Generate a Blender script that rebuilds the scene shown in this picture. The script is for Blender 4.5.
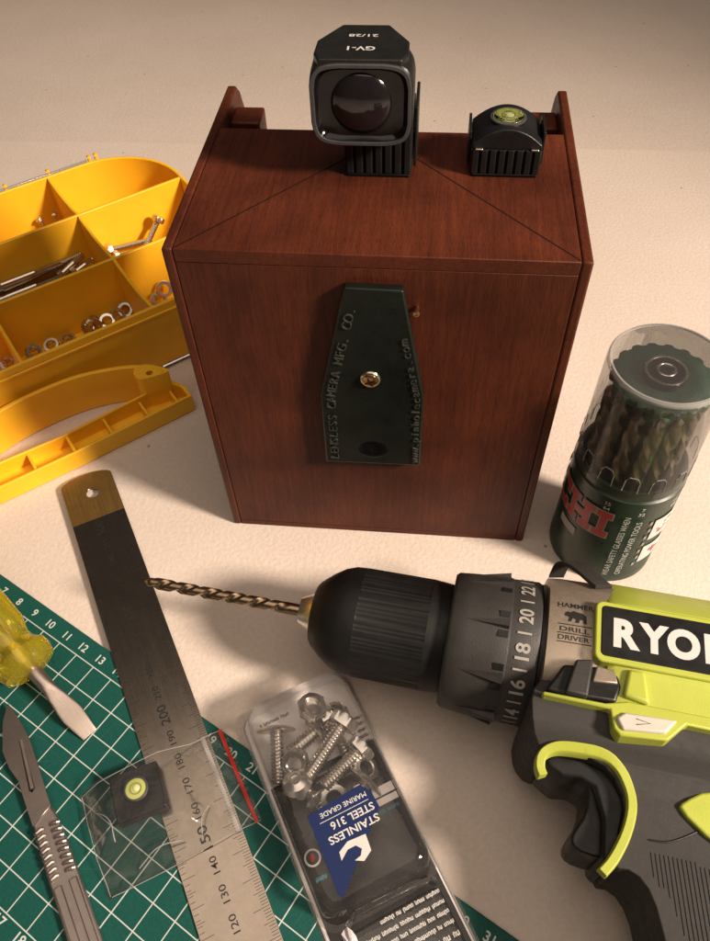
import bpy, bmesh, math, random
from math import sin, cos, pi, radians as rad
from mathutils import Matrix, Vector

random.seed(7)
S = 0.01                      # all numbers below are centimetres
scene = bpy.context.scene
for o in list(bpy.data.objects):
    bpy.data.objects.remove(o)
COL = scene.collection

# ------------------------------------------------------------------ camera
cam_d = bpy.data.cameras.new('camera')
cam = bpy.data.objects.new('camera', cam_d)
COL.objects.link(cam)
cam.matrix_world = Matrix((
    (0.99521527, -0.05515631, 0.08064957, 0.0845266),
    (0.09325253, 0.78257585, -0.61553147, -0.1979913),
    (-0.02916396, 0.62010710, 0.78397490, 0.2978168),
    (0, 0, 0, 1)))
cam_d.sensor_fit = 'HORIZONTAL'
cam_d.sensor_width = 36
cam_d.lens = 768.13 / 710 * 36
cam_d.clip_start = 0.01
cam_d.clip_end = 50
scene.camera = cam

# ------------------------------------------------------------------ light
world = bpy.data.worlds.new('World')
scene.world = world
world.use_nodes = True
bg = world.node_tree.nodes['Background']
bg.inputs[0].default_value = (1.0, 0.83, 0.70, 1)
bg.inputs[1].default_value = 0.055


def lamp(name, kind, loc, aim, power, color, size, spot=None):
    d = bpy.data.lights.new(name, kind)
    d.energy = power
    d.color = color
    if kind == 'AREA':
        d.shape = 'DISK'
        d.size = size * S
    else:
        d.shadow_soft_size = size * S
        d.spot_size = rad(spot[0])
        d.spot_blend = spot[1]
    o = bpy.data.objects.new(name, d)
    COL.objects.link(o)
    o.location = Vector(loc) * S
    o.rotation_euler = (Vector(aim) - Vector(loc)).to_track_quat('-Z', 'Y').to_euler()
    return o


lamp('desk_lamp', 'SPOT', (134, -46.5, 102), (-3, 3, 0), 238.0, (1.0, 0.825, 0.68), 14.0, (44, 1.0))
lamp('ceiling_bounce', 'AREA', (15, -40, 190), (15, -40, 0), 17.5, (1.0, 0.81, 0.66), 220)  # wide soft fill, added for light bounced off the ceiling

scene.view_settings.view_transform = 'Standard'
scene.view_settings.look = 'None'
scene.view_settings.gamma = 1
scene.view_settings.exposure = 0
scene.view_settings.use_curve_mapping = False
scene.render.engine = 'CYCLES'
scene.cycles.max_bounces = 14
scene.cycles.transparent_max_bounces = 24
scene.cycles.transmission_bounces = 10

# ------------------------------------------------------------------ materials
def nodes(name):
    m = bpy.data.materials.new(name)
    m.use_nodes = True
    nt = m.node_tree
    return m, nt, nt.nodes['Principled BSDF'], nt.nodes['Material Output']


def N(nt, t, **kw):
    n = nt.nodes.new(t)
    for k, v in kw.items():
        if k in n.inputs.keys():
            n.inputs[k].default_value = v
        else:
            setattr(n, k, v)
    return n


def ramp(nt, stops):
    r = nt.nodes.new('ShaderNodeValToRGB')
    e = r.color_ramp.elements
    while len(e) > 1:
        e.remove(e[-1])
    e[0].position = stops[0][0]
    e[0].color = stops[0][1]
    for p, c in stops[1:]:
        k = e.new(p)
        k.color = c
    return r


def col4(c):
    return (c[0], c[1], c[2], 1)


def solid(name, c, rough=0.45, metal=0.0, var=0.12, scale=300, bump=0.0, bscale=900, coat=0.0, spec=0.5,
          rvar=0.12):
    """Base colour with fine uneven wear, small roughness variation and optional micro relief."""
    m, nt, p, out = nodes(name)
    tc = N(nt, 'ShaderNodeTexCoord')
    n1 = N(nt, 'ShaderNodeTexNoise', Scale=scale, Detail=5.0, Roughness=0.65)
    nt.links.new(tc.outputs['Object'], n1.inputs['Vector'])
    a = col4([x * (1 - var) for x in c])
    b = col4([min(1, x * (1 + var)) for x in c])
    r = ramp(nt, [(0.3, a), (0.7, b)])
    nt.links.new(n1.outputs['Fac'], r.inputs[0])
    nt.links.new(r.outputs[0], p.inputs['Base Color'])
    mr = N(nt, 'ShaderNodeMapRange')
    mr.inputs[1].default_value = 0.3
    mr.inputs[2].default_value = 0.7
    mr.inputs[3].default_value = max(0.02, rough - rvar)
    mr.inputs[4].default_value = min(1, rough + rvar)
    n2 = N(nt, 'ShaderNodeTexNoise', Scale=scale * 0.37, Detail=6.0, Roughness=0.7)
    nt.links.new(tc.outputs['Object'], n2.inputs['Vector'])
    nt.links.new(n2.outputs['Fac'], mr.inputs[0])
    nt.links.new(mr.outputs[0], p.inputs['Roughness'])
    p.inputs['Metallic'].default_value = metal
    p.inputs['Specular IOR Level'].default_value = spec
    if coat:
        p.inputs['Coat Weight'].default_value = coat
        p.inputs['Coat Roughness'].default_value = 0.2
    if bump:
        n3 = N(nt, 'ShaderNodeTexNoise', Scale=bscale, Detail=3.0)
        nt.links.new(tc.outputs['Object'], n3.inputs['Vector'])
        bm_ = N(nt, 'ShaderNodeBump', Strength=bump, Distance=0.0006)
        nt.links.new(n3.outputs['Fac'], bm_.inputs['Height'])
        nt.links.new(bm_.outputs[0], p.inputs['Normal'])
    return m


def wood(name, axis):
    """Dark mahogany, grain running along the given object axis."""
    m, nt, p, out = nodes(name)
    tc = N(nt, 'ShaderNodeTexCoord')
    mp = N(nt, 'ShaderNodeMapping')
    sc = [1.0, 1.0, 1.0]
    sc[axis] = 0.05
    mp.inputs['Scale'].default_value = sc
    nt.links.new(tc.outputs['Object'], mp.inputs['Vector'])
    n1 = N(nt, 'ShaderNodeTexNoise', Scale=620.0, Detail=8.0, Roughness=0.72, Distortion=0.4)
    nt.links.new(mp.outputs[0], n1.inputs['Vector'])
    r = ramp(nt, [(0.25, (0.047, 0.0116, 0.0058, 1)), (0.5, (0.081, 0.0194, 0.0086, 1)),
                  (0.78, (0.116, 0.0294, 0.0120, 1))])
    nt.links.new(n1.outputs['Fac'], r.inputs[0])
    # pores: short dark dashes
    mp2 = N(nt, 'ShaderNodeMapping')
    sc2 = [1.0, 1.0, 1.0]
    sc2[axis] = 0.09
    mp2.inputs['Scale'].default_value = sc2
    nt.links.new(tc.outputs['Object'], mp2.inputs['Vector'])
    n2 = N(nt, 'ShaderNodeTexNoise', Scale=3600.0, Detail=2.0)
    nt.links.new(mp2.outputs[0], n2.inputs['Vector'])
    r2 = ramp(nt, [(0.30, (0.66, 0.63, 0.61, 1)), (0.50, (1, 1, 1, 1))])
    nt.links.new(n2.outputs['Fac'], r2.inputs[0])
    n4 = N(nt, 'ShaderNodeTexNoise', Scale=34.0, Detail=3.0)
    nt.links.new(tc.outputs['Object'], n4.inputs['Vector'])
    r4 = ramp(nt, [(0.32, (0.66, 0.63, 0.62, 1)), (0.70, (1.20, 1.18, 1.14, 1))])
    nt.links.new(n4.outputs['Fac'], r4.inputs[0])
    mx = N(nt, 'ShaderNodeMix', data_type='RGBA', blend_type='MULTIPLY')
    mx.inputs[0].default_value = 1
    nt.links.new(r.outputs[0], mx.inputs[6])
    nt.links.new(r2.outputs[0], mx.inputs[7])
    mx2 = N(nt, 'ShaderNodeMix', data_type='RGBA', blend_type='MULTIPLY')
    mx2.inputs[0].default_value = 1
    nt.links.new(mx.outputs[2], mx2.inputs[6])
    nt.links.new(r4.outputs[0], mx2.inputs[7])
    nt.links.new(mx2.outputs[2], p.inputs['Base Color'])
    p.inputs['Roughness'].default_value = 0.46
    p.inputs['Specular IOR Level'].default_value = 0.22
    b = N(nt, 'ShaderNodeBump', Strength=0.25, Distance=0.0003)
    nt.links.new(n2.outputs['Fac'], b.inputs['Height'])
    nt.links.new(b.outputs[0], p.inputs['Normal'])
    return m


def table_mat(name='cream_laminate', k=1.0):
    m, nt, p, out = nodes(name)
    tc = N(nt, 'ShaderNodeTexCoord')
    big = N(nt, 'ShaderNodeTexNoise', Scale=7.0, Detail=5.0, Roughness=0.6)
    nt.links.new(tc.outputs['Object'], big.inputs['Vector'])
    r = ramp(nt, [(0.3, (0.590 * k, 0.505 * k, 0.435 * k, 1)), (0.7, (0.655 * k, 0.570 * k, 0.498 * k, 1))])
    nt.links.new(big.outputs['Fac'], r.inputs[0])
    sp = N(nt, 'ShaderNodeTexVoronoi', voronoi_dimensions='2D', Scale=11.0)
    nt.links.new(tc.outputs['Object'], sp.inputs['Vector'])
    rs = ramp(nt, [(0.0055, (0.34, 0.25, 0.18, 1)), (0.010, (1, 1, 1, 1))])
    nt.links.new(sp.outputs['Distance'], rs.inputs[0])
    mx = N(nt, 'ShaderNodeMix', data_type='RGBA', blend_type='MULTIPLY')
    mx.inputs[0].default_value = 0.8
    nt.links.new(r.outputs[0], mx.inputs[6])
    nt.links.new(rs.outputs[0], mx.inputs[7])
    fine = N(nt, 'ShaderNodeTexNoise', Scale=520.0, Detail=4.0, Roughness=0.6)
    nt.links.new(tc.outputs['Object'], fine.inputs['Vector'])
    rf = ramp(nt, [(0.3, (0.93, 0.92, 0.91, 1)), (0.65, (1.03, 1.03, 1.03, 1))])
    nt.links.new(fine.outputs['Fac'], rf.inputs[0])
    mx2 = N(nt, 'ShaderNodeMix', data_type='RGBA', blend_type='MULTIPLY')
    mx2.inputs[0].default_value = 1.0
    nt.links.new(mx.outputs[2], mx2.inputs[6])
    nt.links.new(rf.outputs[0], mx2.inputs[7])
    nt.links.new(mx2.outputs[2], p.inputs['Base Color'])
    p.inputs['Roughness'].default_value = 0.62
    p.inputs['Specular IOR Level'].default_value = 0.3
    b = N(nt, 'ShaderNodeBump', Strength=0.55, Distance=0.0005)
    nt.links.new(fine.outputs['Fac'], b.inputs['Height'])
    nt.links.new(b.outputs[0], p.inputs['Normal'])
    return m


def brushed(name, c, rough, axis, depth=0.06):
    m, nt, p, out = nodes(name)
    tc = N(nt, 'ShaderNodeTexCoord')
    mp = N(nt, 'ShaderNodeMapping')
    sc = [1.0, 1.0, 1.0]
    sc[axis] = 0.02
    mp.inputs['Scale'].default_value = sc
    nt.links.new(tc.outputs['Object'], mp.inputs['Vector'])
    n1 = N(nt, 'ShaderNodeTexNoise', Scale=3500.0, Detail=3.0)
    nt.links.new(mp.outputs[0], n1.inputs['Vector'])
    n2 = N(nt, 'ShaderNodeTexNoise', Scale=160.0, Detail=6.0, Roughness=0.7)
    nt.links.new(tc.outputs['Object'], n2.inputs['Vector'])
    r = ramp(nt, [(0.3, col4([x * 0.82 for x in c])), (0.7, col4(c))])
    nt.links.new(n2.outputs['Fac'], r.inputs[0])
    nt.links.new(r.outputs[0], p.inputs['Base Color'])
    p.inputs['Metallic'].default_value = 1
    mr = N(nt, 'ShaderNodeMapRange')
    mr.inputs[3].default_value = rough * 0.75
    mr.inputs[4].default_value = rough * 1.3
    nt.links.new(n1.outputs['Fac'], mr.inputs[0])
    nt.links.new(mr.outputs[0], p.inputs['Roughness'])
    b = N(nt, 'ShaderNodeBump', Strength=depth, Distance=0.0002)
    nt.links.new(n1.outputs['Fac'], b.inputs['Height'])
    nt.links.new(b.outputs[0], p.inputs['Normal'])
    return m


def clear_film(name, tint, gloss, rough=0.08, crinkle=0.0, cscale=60, haze=0.0):
    """Thin clear plastic sheet: see-through with a mirror sheen at glancing angles."""
    m, nt, p, out = nodes(name)
    nt.nodes.remove(p)
    tr = N(nt, 'ShaderNodeBsdfTransparent')
    tr.inputs[0].default_value = col4(tint)
    gl = N(nt, 'ShaderNodeBsdfGlossy')
    gl.inputs['Roughness'].default_value = rough
    lw = N(nt, 'ShaderNodeFresnel')
    lw.inputs['IOR'].default_value = 1.45
    mul = N(nt, 'ShaderNodeMath', operation='MULTIPLY')
    mul.inputs[1].default_value = gloss
    nt.links.new(lw.outputs[0], mul.inputs[0])
    mix = N(nt, 'ShaderNodeMixShader')
    nt.links.new(mul.outputs[0], mix.inputs[0])
    if haze:
        df = N(nt, 'ShaderNodeBsdfDiffuse')
        df.inputs[0].default_value = (0.75, 0.72, 0.70, 1)
        mh = N(nt, 'ShaderNodeMixShader')
        mh.inputs[0].default_value = haze
        nt.links.new(tr.outputs[0], mh.inputs[1])
        nt.links.new(df.outputs[0], mh.inputs[2])
        nt.links.new(mh.outputs[0], mix.inputs[1])
    else:
        nt.links.new(tr.outputs[0], mix.inputs[1])
    nt.links.new(gl.outputs[0], mix.inputs[2])
    nt.links.new(mix.outputs[0], out.inputs[0])
    if crinkle:
        tc = N(nt, 'ShaderNodeTexCoord')
        n1 = N(nt, 'ShaderNodeTexNoise', Scale=cscale, Detail=4.0, Distortion=0.8)
        nt.links.new(tc.outputs['Object'], n1.inputs['Vector'])
        b = N(nt, 'ShaderNodeBump', Strength=crinkle, Distance=0.004)
        nt.links.new(n1.outputs['Fac'], b.inputs['Height'])
        nt.links.new(b.outputs[0], gl.inputs['Normal'])
        nt.links.new(b.outputs[0], lw.inputs['Normal'])
    return m


def glassy(name, c, rough=0.05, ior=1.46, trans=1.0):
    m, nt, p, out = nodes(name)
    p.inputs['Base Color'].default_value = col4(c)
    p.inputs['Transmission Weight'].default_value = trans
    p.inputs['Roughness'].default_value = rough
    p.inputs['IOR'].default_value = ior
    return m


M = {
    'table': table_mat(),
    'table_bare': table_mat('bare_table', 0.94),
    'wood_z': wood('mahogany_upright_grain', 2),
    'wood_y': wood('mahogany_top_grain', 1),
    'yellow': solid('yellow_plastic', (0.90, 0.490, 0.018), 0.42, var=0.06, scale=60, bump=0.12, bscale=1500),
    'green_mat': solid('green_vinyl', (0.004, 0.070, 0.056), 0.6, spec=0.25, var=0.14, scale=900, bump=0.3, bscale=2600),
    'scar': solid('cut_vinyl', (0.035, 0.115, 0.095), 0.7, var=0.2),
    'print_white': solid('white_print', (0.52, 0.56, 0.52), 0.6, var=0.10, scale=1500),
    'ruler': brushed('brushed_ruler_steel', (0.39, 0.335, 0.275), 0.20, 1),
    'ruler_brass': brushed('brassy_ruler_end', (0.62, 0.40, 0.13), 0.38, 1),
    'print_black': solid('black_print', (0.012, 0.011, 0.010), 0.5, var=0.1),
    'steel': brushed('bright_steel', (0.80, 0.76, 0.71), 0.29, 2),
    'zinc': brushed('zinc_plate', (0.62, 0.58, 0.50), 0.26, 2),
    'scalpel': brushed('scalpel_steel', (0.40, 0.35, 0.32), 0.46, 1),
    'blade': brushed('blade_steel', (0.36, 0.31, 0.28), 0.33, 0),
    'driver': brushed('screwdriver_steel', (0.46, 0.39, 0.34), 0.40, 1, 0.35),
    'cobalt': brushed('cobalt_bit', (0.38, 0.275, 0.18), 0.28, 2),
    'bit_steel': brushed('case_bit_steel', (0.25, 0.205, 0.16), 0.36, 2),
    'black_plastic': solid('black_plastic', (0.009, 0.009, 0.009), 0.42, var=0.2, bump=0.15, bscale=2500, spec=0.35),
    'black_gloss': solid('black_gloss', (0.004, 0.004, 0.0045), 0.14, var=0.2, spec=0.35),
    'chuck': solid('chuck_black', (0.007, 0.007, 0.0065), 0.5, var=0.2, bump=0.10, bscale=3200, spec=0.32),
    'collar': solid('collar_grey', (0.029, 0.027, 0.025), 0.55, var=0.1, bump=0.25, bscale=2400),
    'over': solid('overmould_grey', (0.030, 0.028, 0.026), 0.62, var=0.08, scale=900, spec=0.35, bump=0.16, bscale=4200),
    'gearcase': solid('champagne_gearcase', (0.36, 0.30, 0.235), 0.42, metal=0.65, var=0.05, scale=1500, bump=0.12,
                      bscale=3000),
    'lime': solid('lime_plastic', (0.40, 0.45, 0.062), 0.42, var=0.05, scale=90, bump=0.10, bscale=1800),
    'button': solid('pale_button', (0.56, 0.52, 0.45), 0.4, var=0.06),
    'label_black': solid('label_black', (0.009, 0.009, 0.009), 0.35, var=0.2),
    'label_white': solid('label_white', (0.60, 0.58, 0.55), 0.5, var=0.05),
    'grey_print': solid('grey_print', (0.33, 0.31, 0.28), 0.55, var=0.1),
    'case_green': solid('case_green', (0.012, 0.030, 0.019), 0.34, var=0.15),
    'core_green': solid('core_green', (0.010, 0.034, 0.018), 0.45, var=0.2, bump=0.2),
    'pale_green': solid('pale_green_core', (0.065, 0.135, 0.036), 0.45, var=0.2),
    'red': solid('red_print', (0.42, 0.018, 0.012), 0.42, var=0.1),
    'clear': clear_film('clear_case', (0.95, 0.955, 0.94), 0.7, 0.06, haze=0.045),
    'blister': clear_film('blister_plastic', (0.97, 0.965, 0.96), 0.8, 0.05, crinkle=0.12, cscale=70, haze=0.012),
    'bag': clear_film('bag_film', (0.96, 0.96, 0.955), 0.6, 0.18, crinkle=0.20, cscale=160, haze=0.010),
    'red_film': solid('red_zip_print', (0.50, 0.030, 0.016), 0.4, var=0.1),
    'zip': clear_film('zip_ridge', (0.80, 0.79, 0.78), 1.6, 0.15, haze=0.28),
    'amber': glassy('amber_acetate', (0.96, 0.80, 0.07), 0.05, 1.45, 0.86),
    'card_grey': solid('silver_card', (0.76, 0.71, 0.68), 0.40, var=0.06),
    'card_black': solid('black_card', (0.014, 0.012, 0.011), 0.30, var=0.2),
    'blue': solid('blue_sticker', (0.005, 0.016, 0.078), 0.40, var=0.08, spec=0.3),
    'cyan': solid('cyan_print', (0.045, 0.20, 0.28), 0.5, var=0.1),
    'lever': solid('lever_black', (0.0065, 0.0085, 0.0065), 0.34, var=0.3, scale=120, bump=0.10, bscale=1800, spec=0.3),
    'lever_glint': solid('lever_letter_glint', (0.055, 0.060, 0.052), 0.32, var=0.4, scale=400, metal=0.4),  # lighter grey imitates glints on the raised lettering
    'brass': solid('brass_screw', (0.50, 0.30, 0.14), 0.30, metal=1.0, var=0.12),
    'copper': solid('copper_pin', (0.52, 0.27, 0.15), 0.35, metal=1.0),
    'groove': solid('dark_groove', (0.015, 0.006, 0.004), 0.9, spec=0.1),
    'bezel': solid('bezel_grey', (0.045, 0.045, 0.047), 0.45, var=0.1, bump=0.15),
    'vial': solid('vial_green', (0.44, 0.48, 0.12), 0.25, var=0.08, scale=90),
    'vial_ring': solid('vial_ring', (0.20, 0.22, 0.06), 0.4),
    'bubble': solid('vial_bubble', (0.66, 0.70, 0.36), 0.15),
    'dome': glassy('clear_dome', (0.97, 0.98, 0.93), 0.02, 1.45),
    'lens': glassy('lens_glass', (0.85, 0.80, 0.88), 0.01, 1.6),
    'lens_coat': solid('coated_lens', (0.010, 0.008, 0.009), 0.06, var=0.2, rvar=0.02, coat=0.2, spec=0.5),
    'glint_white': solid('plastic_glint', (0.60, 0.55, 0.58), 0.7, var=0.1),  # pale tone imitating a reflection in crumpled plastic
}

# ------------------------------------------------------------------ mesh helpers
def V3(p):
    return Vector(p)


def box(bm, x0, x1, y0, y1, z0, z1, mx=None):
    vs = [bm.verts.new((x, y, z)) for z in (z0, z1) for y in (y0, y1) for x in (x0, x1)]
    for f in ((0, 2, 3, 1), (4, 5, 7, 6), (0, 1, 5, 4), (2, 6, 7, 3), (0, 4, 6, 2), (1, 3, 7, 5)):
        bm.faces.new([vs[i] for i in f])
    if mx:
        for v in vs:
            v.co = mx @ v.co
    return vs


def prism(bm, pts, z0, z1, mx=None, holes=()):
    """Outline (with holes) in XY extruded from z0 to z1."""
    if not holes:
        n = len(pts)
        a = [bm.verts.new((p[0], p[1], z0)) for p in pts]
        b = [bm.verts.new((p[0], p[1], z1)) for p in pts]
        bm.faces.new(a[::-1])
        bm.faces.new(b)
        for i in range(n):
            j = (i + 1) % n
            bm.faces.new((a[i], a[j], b[j], b[i]))
        new = a + b
    else:
        t = bmesh.new()
        es = []
        for loop in [pts] + list(holes):
            vs = [t.verts.new((p[0], p[1], 0)) for p in loop]
            for i in range(len(vs)):
                es.append(t.edges.new((vs[i], vs[(i + 1) % len(vs)])))
        bmesh.ops.triangle_fill(t, use_beauty=True, use_dissolve=False, edges=es)
        t.verts.ensure_lookup_table()
        t.verts.index_update()
        a = [bm.verts.new((v.co.x, v.co.y, z0)) for v in t.verts]
        b = [bm.verts.new((v.co.x, v.co.y, z1)) for v in t.verts]
        for f in t.faces:
            ix = [v.index for v in f.verts]
            bm.faces.new([b[i] for i in ix])
            bm.faces.new([a[i] for i in ix[::-1]])
        for e in t.edges:
            if len(e.link_faces) == 1:
                i, j = e.verts[0].index, e.verts[1].index
                bm.faces.new((a[i], a[j], b[j], b[i]))
        t.free()
        new = a + b
    if mx:
        for v in new:
            v.co = mx @ v.co
    return new


def lathe(bm, prof, n=48, mx=None, rf=None, cap=True):
    """Profile [(height, radius)] turned about Z; rf(i, angle, r) may reshape the radius."""
    rings = []
    for i, (h, r) in enumerate(prof):
        ring = []
        for k in range(n):
            t = 2 * pi * k / n
            rr = rf(i, t, r) if rf else r
            v = Vector((rr * cos(t), rr * sin(t), h))
            ring.append(bm.verts.new(mx @ v if mx else v))
        rings.append(ring)
    for a, b in zip(rings, rings[1:]):
        for k in range(n):
            j = (k + 1) % n
            bm.faces.new((a[k], a[j], b[j], b[k]))
    if cap:
        bm.faces.new(rings[0][::-1])
        bm.faces.new(rings[-1])
    return rings


def loft(bm, rings, mx=None, cap=True):
    rs = [[bm.verts.new(mx @ Vector(p) if mx else Vector(p)) for p in ring] for ring in rings]
    n = len(rs[0])
    for a, b in zip(rs, rs[1:]):
        for k in range(n):
            j = (k + 1) % n
            bm.faces.new((a[k], a[j], b[j], b[k]))
    if cap:
        bm.faces.new(rs[0][::-1])
        bm.faces.new(rs[-1])


def tube(bm, pts, r, n=12, flat=None):
    """Round (or flattened) bar along a path."""
    pts = [Vector(p) for p in pts]
    rings = []
    for i, p in enumerate(pts):
        d = (pts[min(i + 1, len(pts) - 1)] - pts[max(i - 1, 0)]).normalized()
        up = Vector((0, 0, 1)) if abs(d.z) < 0.95 else Vector((0, 1, 0))
        s = d.cross(up).normalized()
        u = s.cross(d)
        rr = r[i] if isinstance(r, (list, tuple)) else r
        fl = flat or 1
        rings.append([p + s * rr * cos(2 * pi * k / n) + u * rr * fl * sin(2 * pi * k / n) for k in range(n)])
    loft(bm, rings)


def align(p0, p1):
    """Matrix taking local Z axis onto p0->p1 with its origin at p0."""
    p0, p1 = Vector(p0), Vector(p1)
    q = (p1 - p0).to_track_quat('Z', 'Y')
    return Matrix.Translation(p0) @ q.to_matrix().to_4x4()


def rrect(x0, x1, y0, y1, r, n=5):
    out = []
    for cx, cy, a0 in ((x1 - r, y0 + r, -90), (x1 - r, y1 - r, 0), (x0 + r, y1 - r, 90), (x0 + r, y0 + r, 180)):
        for k in range(n + 1):
            a = rad(a0 + 90 * k / n)
            out.append((cx + r * cos(a), cy + r * sin(a)))
    return out


def smooth_closed(pts, it=2):
    for _ in range(it):
        q = []
        for i in range(len(pts)):
            a, b = pts[i], pts[(i + 1) % len(pts)]
            q.append((a[0] * .75 + b[0] * .25, a[1] * .75 + b[1] * .25))
            q.append((a[0] * .25 + b[0] * .75, a[1] * .25 + b[1] * .75))
        pts = q
    return pts


def smooth_open(pts, it=2):
    for _ in range(it):
        q = [pts[0]]
        for a, b in zip(pts, pts[1:]):
            q.append(tuple(x * .75 + y * .25 for x, y in zip(a, b)))
            q.append(tuple(x * .25 + y * .75 for x, y in zip(a, b)))
        q.append(pts[-1])
        pts = q
    return pts


def obj(name, bm, mat, parent=None, bevel=0.0, ang=35, seg=2, fix=True):
    if fix:
        bmesh.ops.recalc_face_normals(bm, faces=bm.faces[:])
    me = bpy.data.meshes.new(name)
    for v in bm.verts:
        v.co *= S
    bm.to_mesh(me)
    bm.free()
    me.materials.append(M[mat] if isinstance(mat, str) else mat)
    me.shade_smooth()
    me.set_sharp_from_angle(angle=rad(ang))
    o = bpy.data.objects.new(name, me)
    COL.objects.link(o)
    if parent:
        o.parent = parent
    if bevel:
        b = o.modifiers.new('bevel', 'BEVEL')
        b.width = bevel * S
        b.segments = seg
        b.limit_method = 'ANGLE'
        b.angle_limit = rad(30)
        b.harden_normals = False
    return o


def stuff(o):
    o['kind'] = 'stuff'
    return o


def place(o, loc=None, rotz=0, mx=None):
    if mx is not None:
        m = mx.copy()
        m.translation = m.translation * S
        o.matrix_world = m
    else:
        o.location = Vector(loc) * S
        o.rotation_euler = (0, 0, rotz)
    return o


def tag(o, label, cat, group=None):
    o['label'] = label
    o['category'] = cat
    if group:
        o['group'] = group
    return o


def thing(name, label, cat, loc=(0, 0, 0), rotz=0, group=None, mx=None):
    o = bpy.data.objects.new(name, None)
    o.empty_display_size = 0.01
    COL.objects.link(o)
    place(o, loc, rotz, mx)
    return tag(o, label, cat, group)


_tc = {}


def text_geo(s, bold=0.0, depth=0.0):
    """Vertices and faces of a string at size 1, baseline at y = 0, starting at x = 0."""
    k = (s, bold, depth)
    if k not in _tc:
        c = bpy.data.curves.new('text', 'FONT')
        c.body = s
        c.size = 1
        c.offset = bold
        c.extrude = depth
        c.resolution_u = 6 if len(s) < 3 else 3
        o = bpy.data.objects.new('text', c)
        COL.objects.link(o)
        dg = bpy.context.evaluated_depsgraph_get()
        me = bpy.data.meshes.new_from_object(o.evaluated_get(dg))
        vs = [v.co.copy() for v in me.vertices]
        fs = [list(p.vertices) for p in me.polygons]
        bpy.data.objects.remove(o)
        bpy.data.curves.remove(c)
        bpy.data.meshes.remove(me)
        x0 = min(v.x for v in vs)
        x1 = max(v.x for v in vs)
        _tc[k] = (vs, fs, x0, x1)
    return _tc[k]


def add_text(bm, s, fn, size=1.0, bold=0.0, align_='C', depth=0.0, width=None, spacing=1.0):
    """fn(x, y, z) maps flat text coordinates (cm) to a point."""
    vs, fs, x0, x1 = text_geo(s, bold, depth)
    sx = size * spacing
    if width:
        sx = width / (x1 - x0)
    off = {'C': (x0 + x1) / 2, 'L': x0, 'R': x1}[align_]
    new = [bm.verts.new(fn((v.x - off) * sx, (v.y - 0.35) * size, v.z * size)) for v in vs]
    for f in fs:
        try:
            bm.faces.new([new[i] for i in f])
        except ValueError:
            pass


def flat_fn(origin, ux, uy, uz=(0, 0, 1)):
    o, a, b, c = Vector(origin), Vector(ux), Vector(uy), Vector(uz)
    return lambda x, y, z: o + a * x + b * y + c * z


# ------------------------------------------------------------------ table
bm = bmesh.new()
nx, ny = 60, 80
x0, x1, y0, y1 = -120.0, 120.0, -60.0, 150.0
g = [[bm.verts.new((x0 + (x1 - x0) * i / nx, y0 + (y1 - y0) * j / ny, 0)) for i in range(nx + 1)] for j in range(ny + 1)]
for j in range(ny):
    for i in range(nx):
        bm.faces.new((g[j][i], g[j][i + 1], g[j + 1][i + 1], g[j + 1][i]))
for v in bm.verts:
    v.co.z = -0.045
t = obj('table', bm, 'table_bare')
t['kind'] = 'structure'
t['label'] = 'bare cream table top behind the covering sheet'
bm = bmesh.new()
far = [(-75 + 150 * k / 40, 34.15 + 0.012 * (-75 + 150 * k / 40) + 0.06 * sin(k * 1.3)) for k in range(41)]
prism(bm, [(75, -55)] + far[::-1] + [(-75, -55)], -0.04, 0.0)
t = obj('table_sheet', bm, 'table', None, 0.02)
t['kind'] = 'structure'
t['label'] = 'pale covering sheet on the table under all the tools'

# ------------------------------------------------------------------ cutting mat
PHI = -0.4945429
MX = Matrix.Translation(Vector((-2.7594, -13.075, 0))) @ Matrix.Rotation(PHI, 4, 'Z') @ Matrix.Translation(Vector((-17, 4, 0)))
mat_t = thing('cutting_mat', 'green cutting mat with white centimetre grid under ruler and scalpel', 'cutting mat', mx=MX)
bm = bmesh.new()
prism(bm, rrect(-0.9, 36.9, -8.95, 0.88, 0.4), 0.004, 0.25)
obj('mat_sheet', bm, 'green_mat', mat_t, 0.05)
bm = bmesh.new()
w = 0.020
for a in range(0, 37):
    ww = w * (1.0 if a % 5 else 1.15)
    box(bm, a - ww, a + ww, -8 - w, w, 0.2505, 0.2545)
for b in range(0, 9):
    box(bm, -w, 36 + w, -b - w, -b + w, 0.2507, 0.2547)
stuff(obj('grid_lines', bm, 'print_white', mat_t))
bm = bmesh.new()
rs_ = random.Random(3)
for k in range(26):
    ca, cb, an, ln_ = rs_.uniform(6, 26), rs_.uniform(-7.5, -0.3), rs_.choice((0, 90, 0, 90, 35)) + rs_.uniform(-9, 9), rs_.uniform(0.8, 3.6)
    d = Vector((cos(rad(an)), sin(rad(an)), 0))
    n = Vector((-d.y, d.x, 0)) * rs_.uniform(.004, .008)
    c = Vector((ca, cb, 0.2552))
    bm.faces.new([bm.verts.new(p) for p in (c - d * ln_ / 2, c + n, c + d * ln_ / 2, c - n)])
stuff(obj('knife_scars', bm, 'scar', mat_t, fix=False))
bm = bmesh.new()
for a in range(0, 37):
    add_text(bm, str(a), flat_fn((a + 0.02, 0.40, 0.2535), (1, 0, 0), (0, 1, 0)), 0.46, 0.018)
    add_text(bm, str(a), flat_fn((a, -8.26, 0.2535), (1, 0, 0), (0, 1, 0)), 0.46, 0.018)
stuff(obj('numerals', bm, 'print_white', mat_t))

# ------------------------------------------------------------------ pinhole camera of mahogany
W, H, D = 13.43, 15.31, 7.55
TS, TT = 0.36, 0.50
pc = thing('pinhole_camera', 'dark mahogany pinhole camera box with black metal shutter lever on its front', 'camera', (0, 0, 0))


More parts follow.
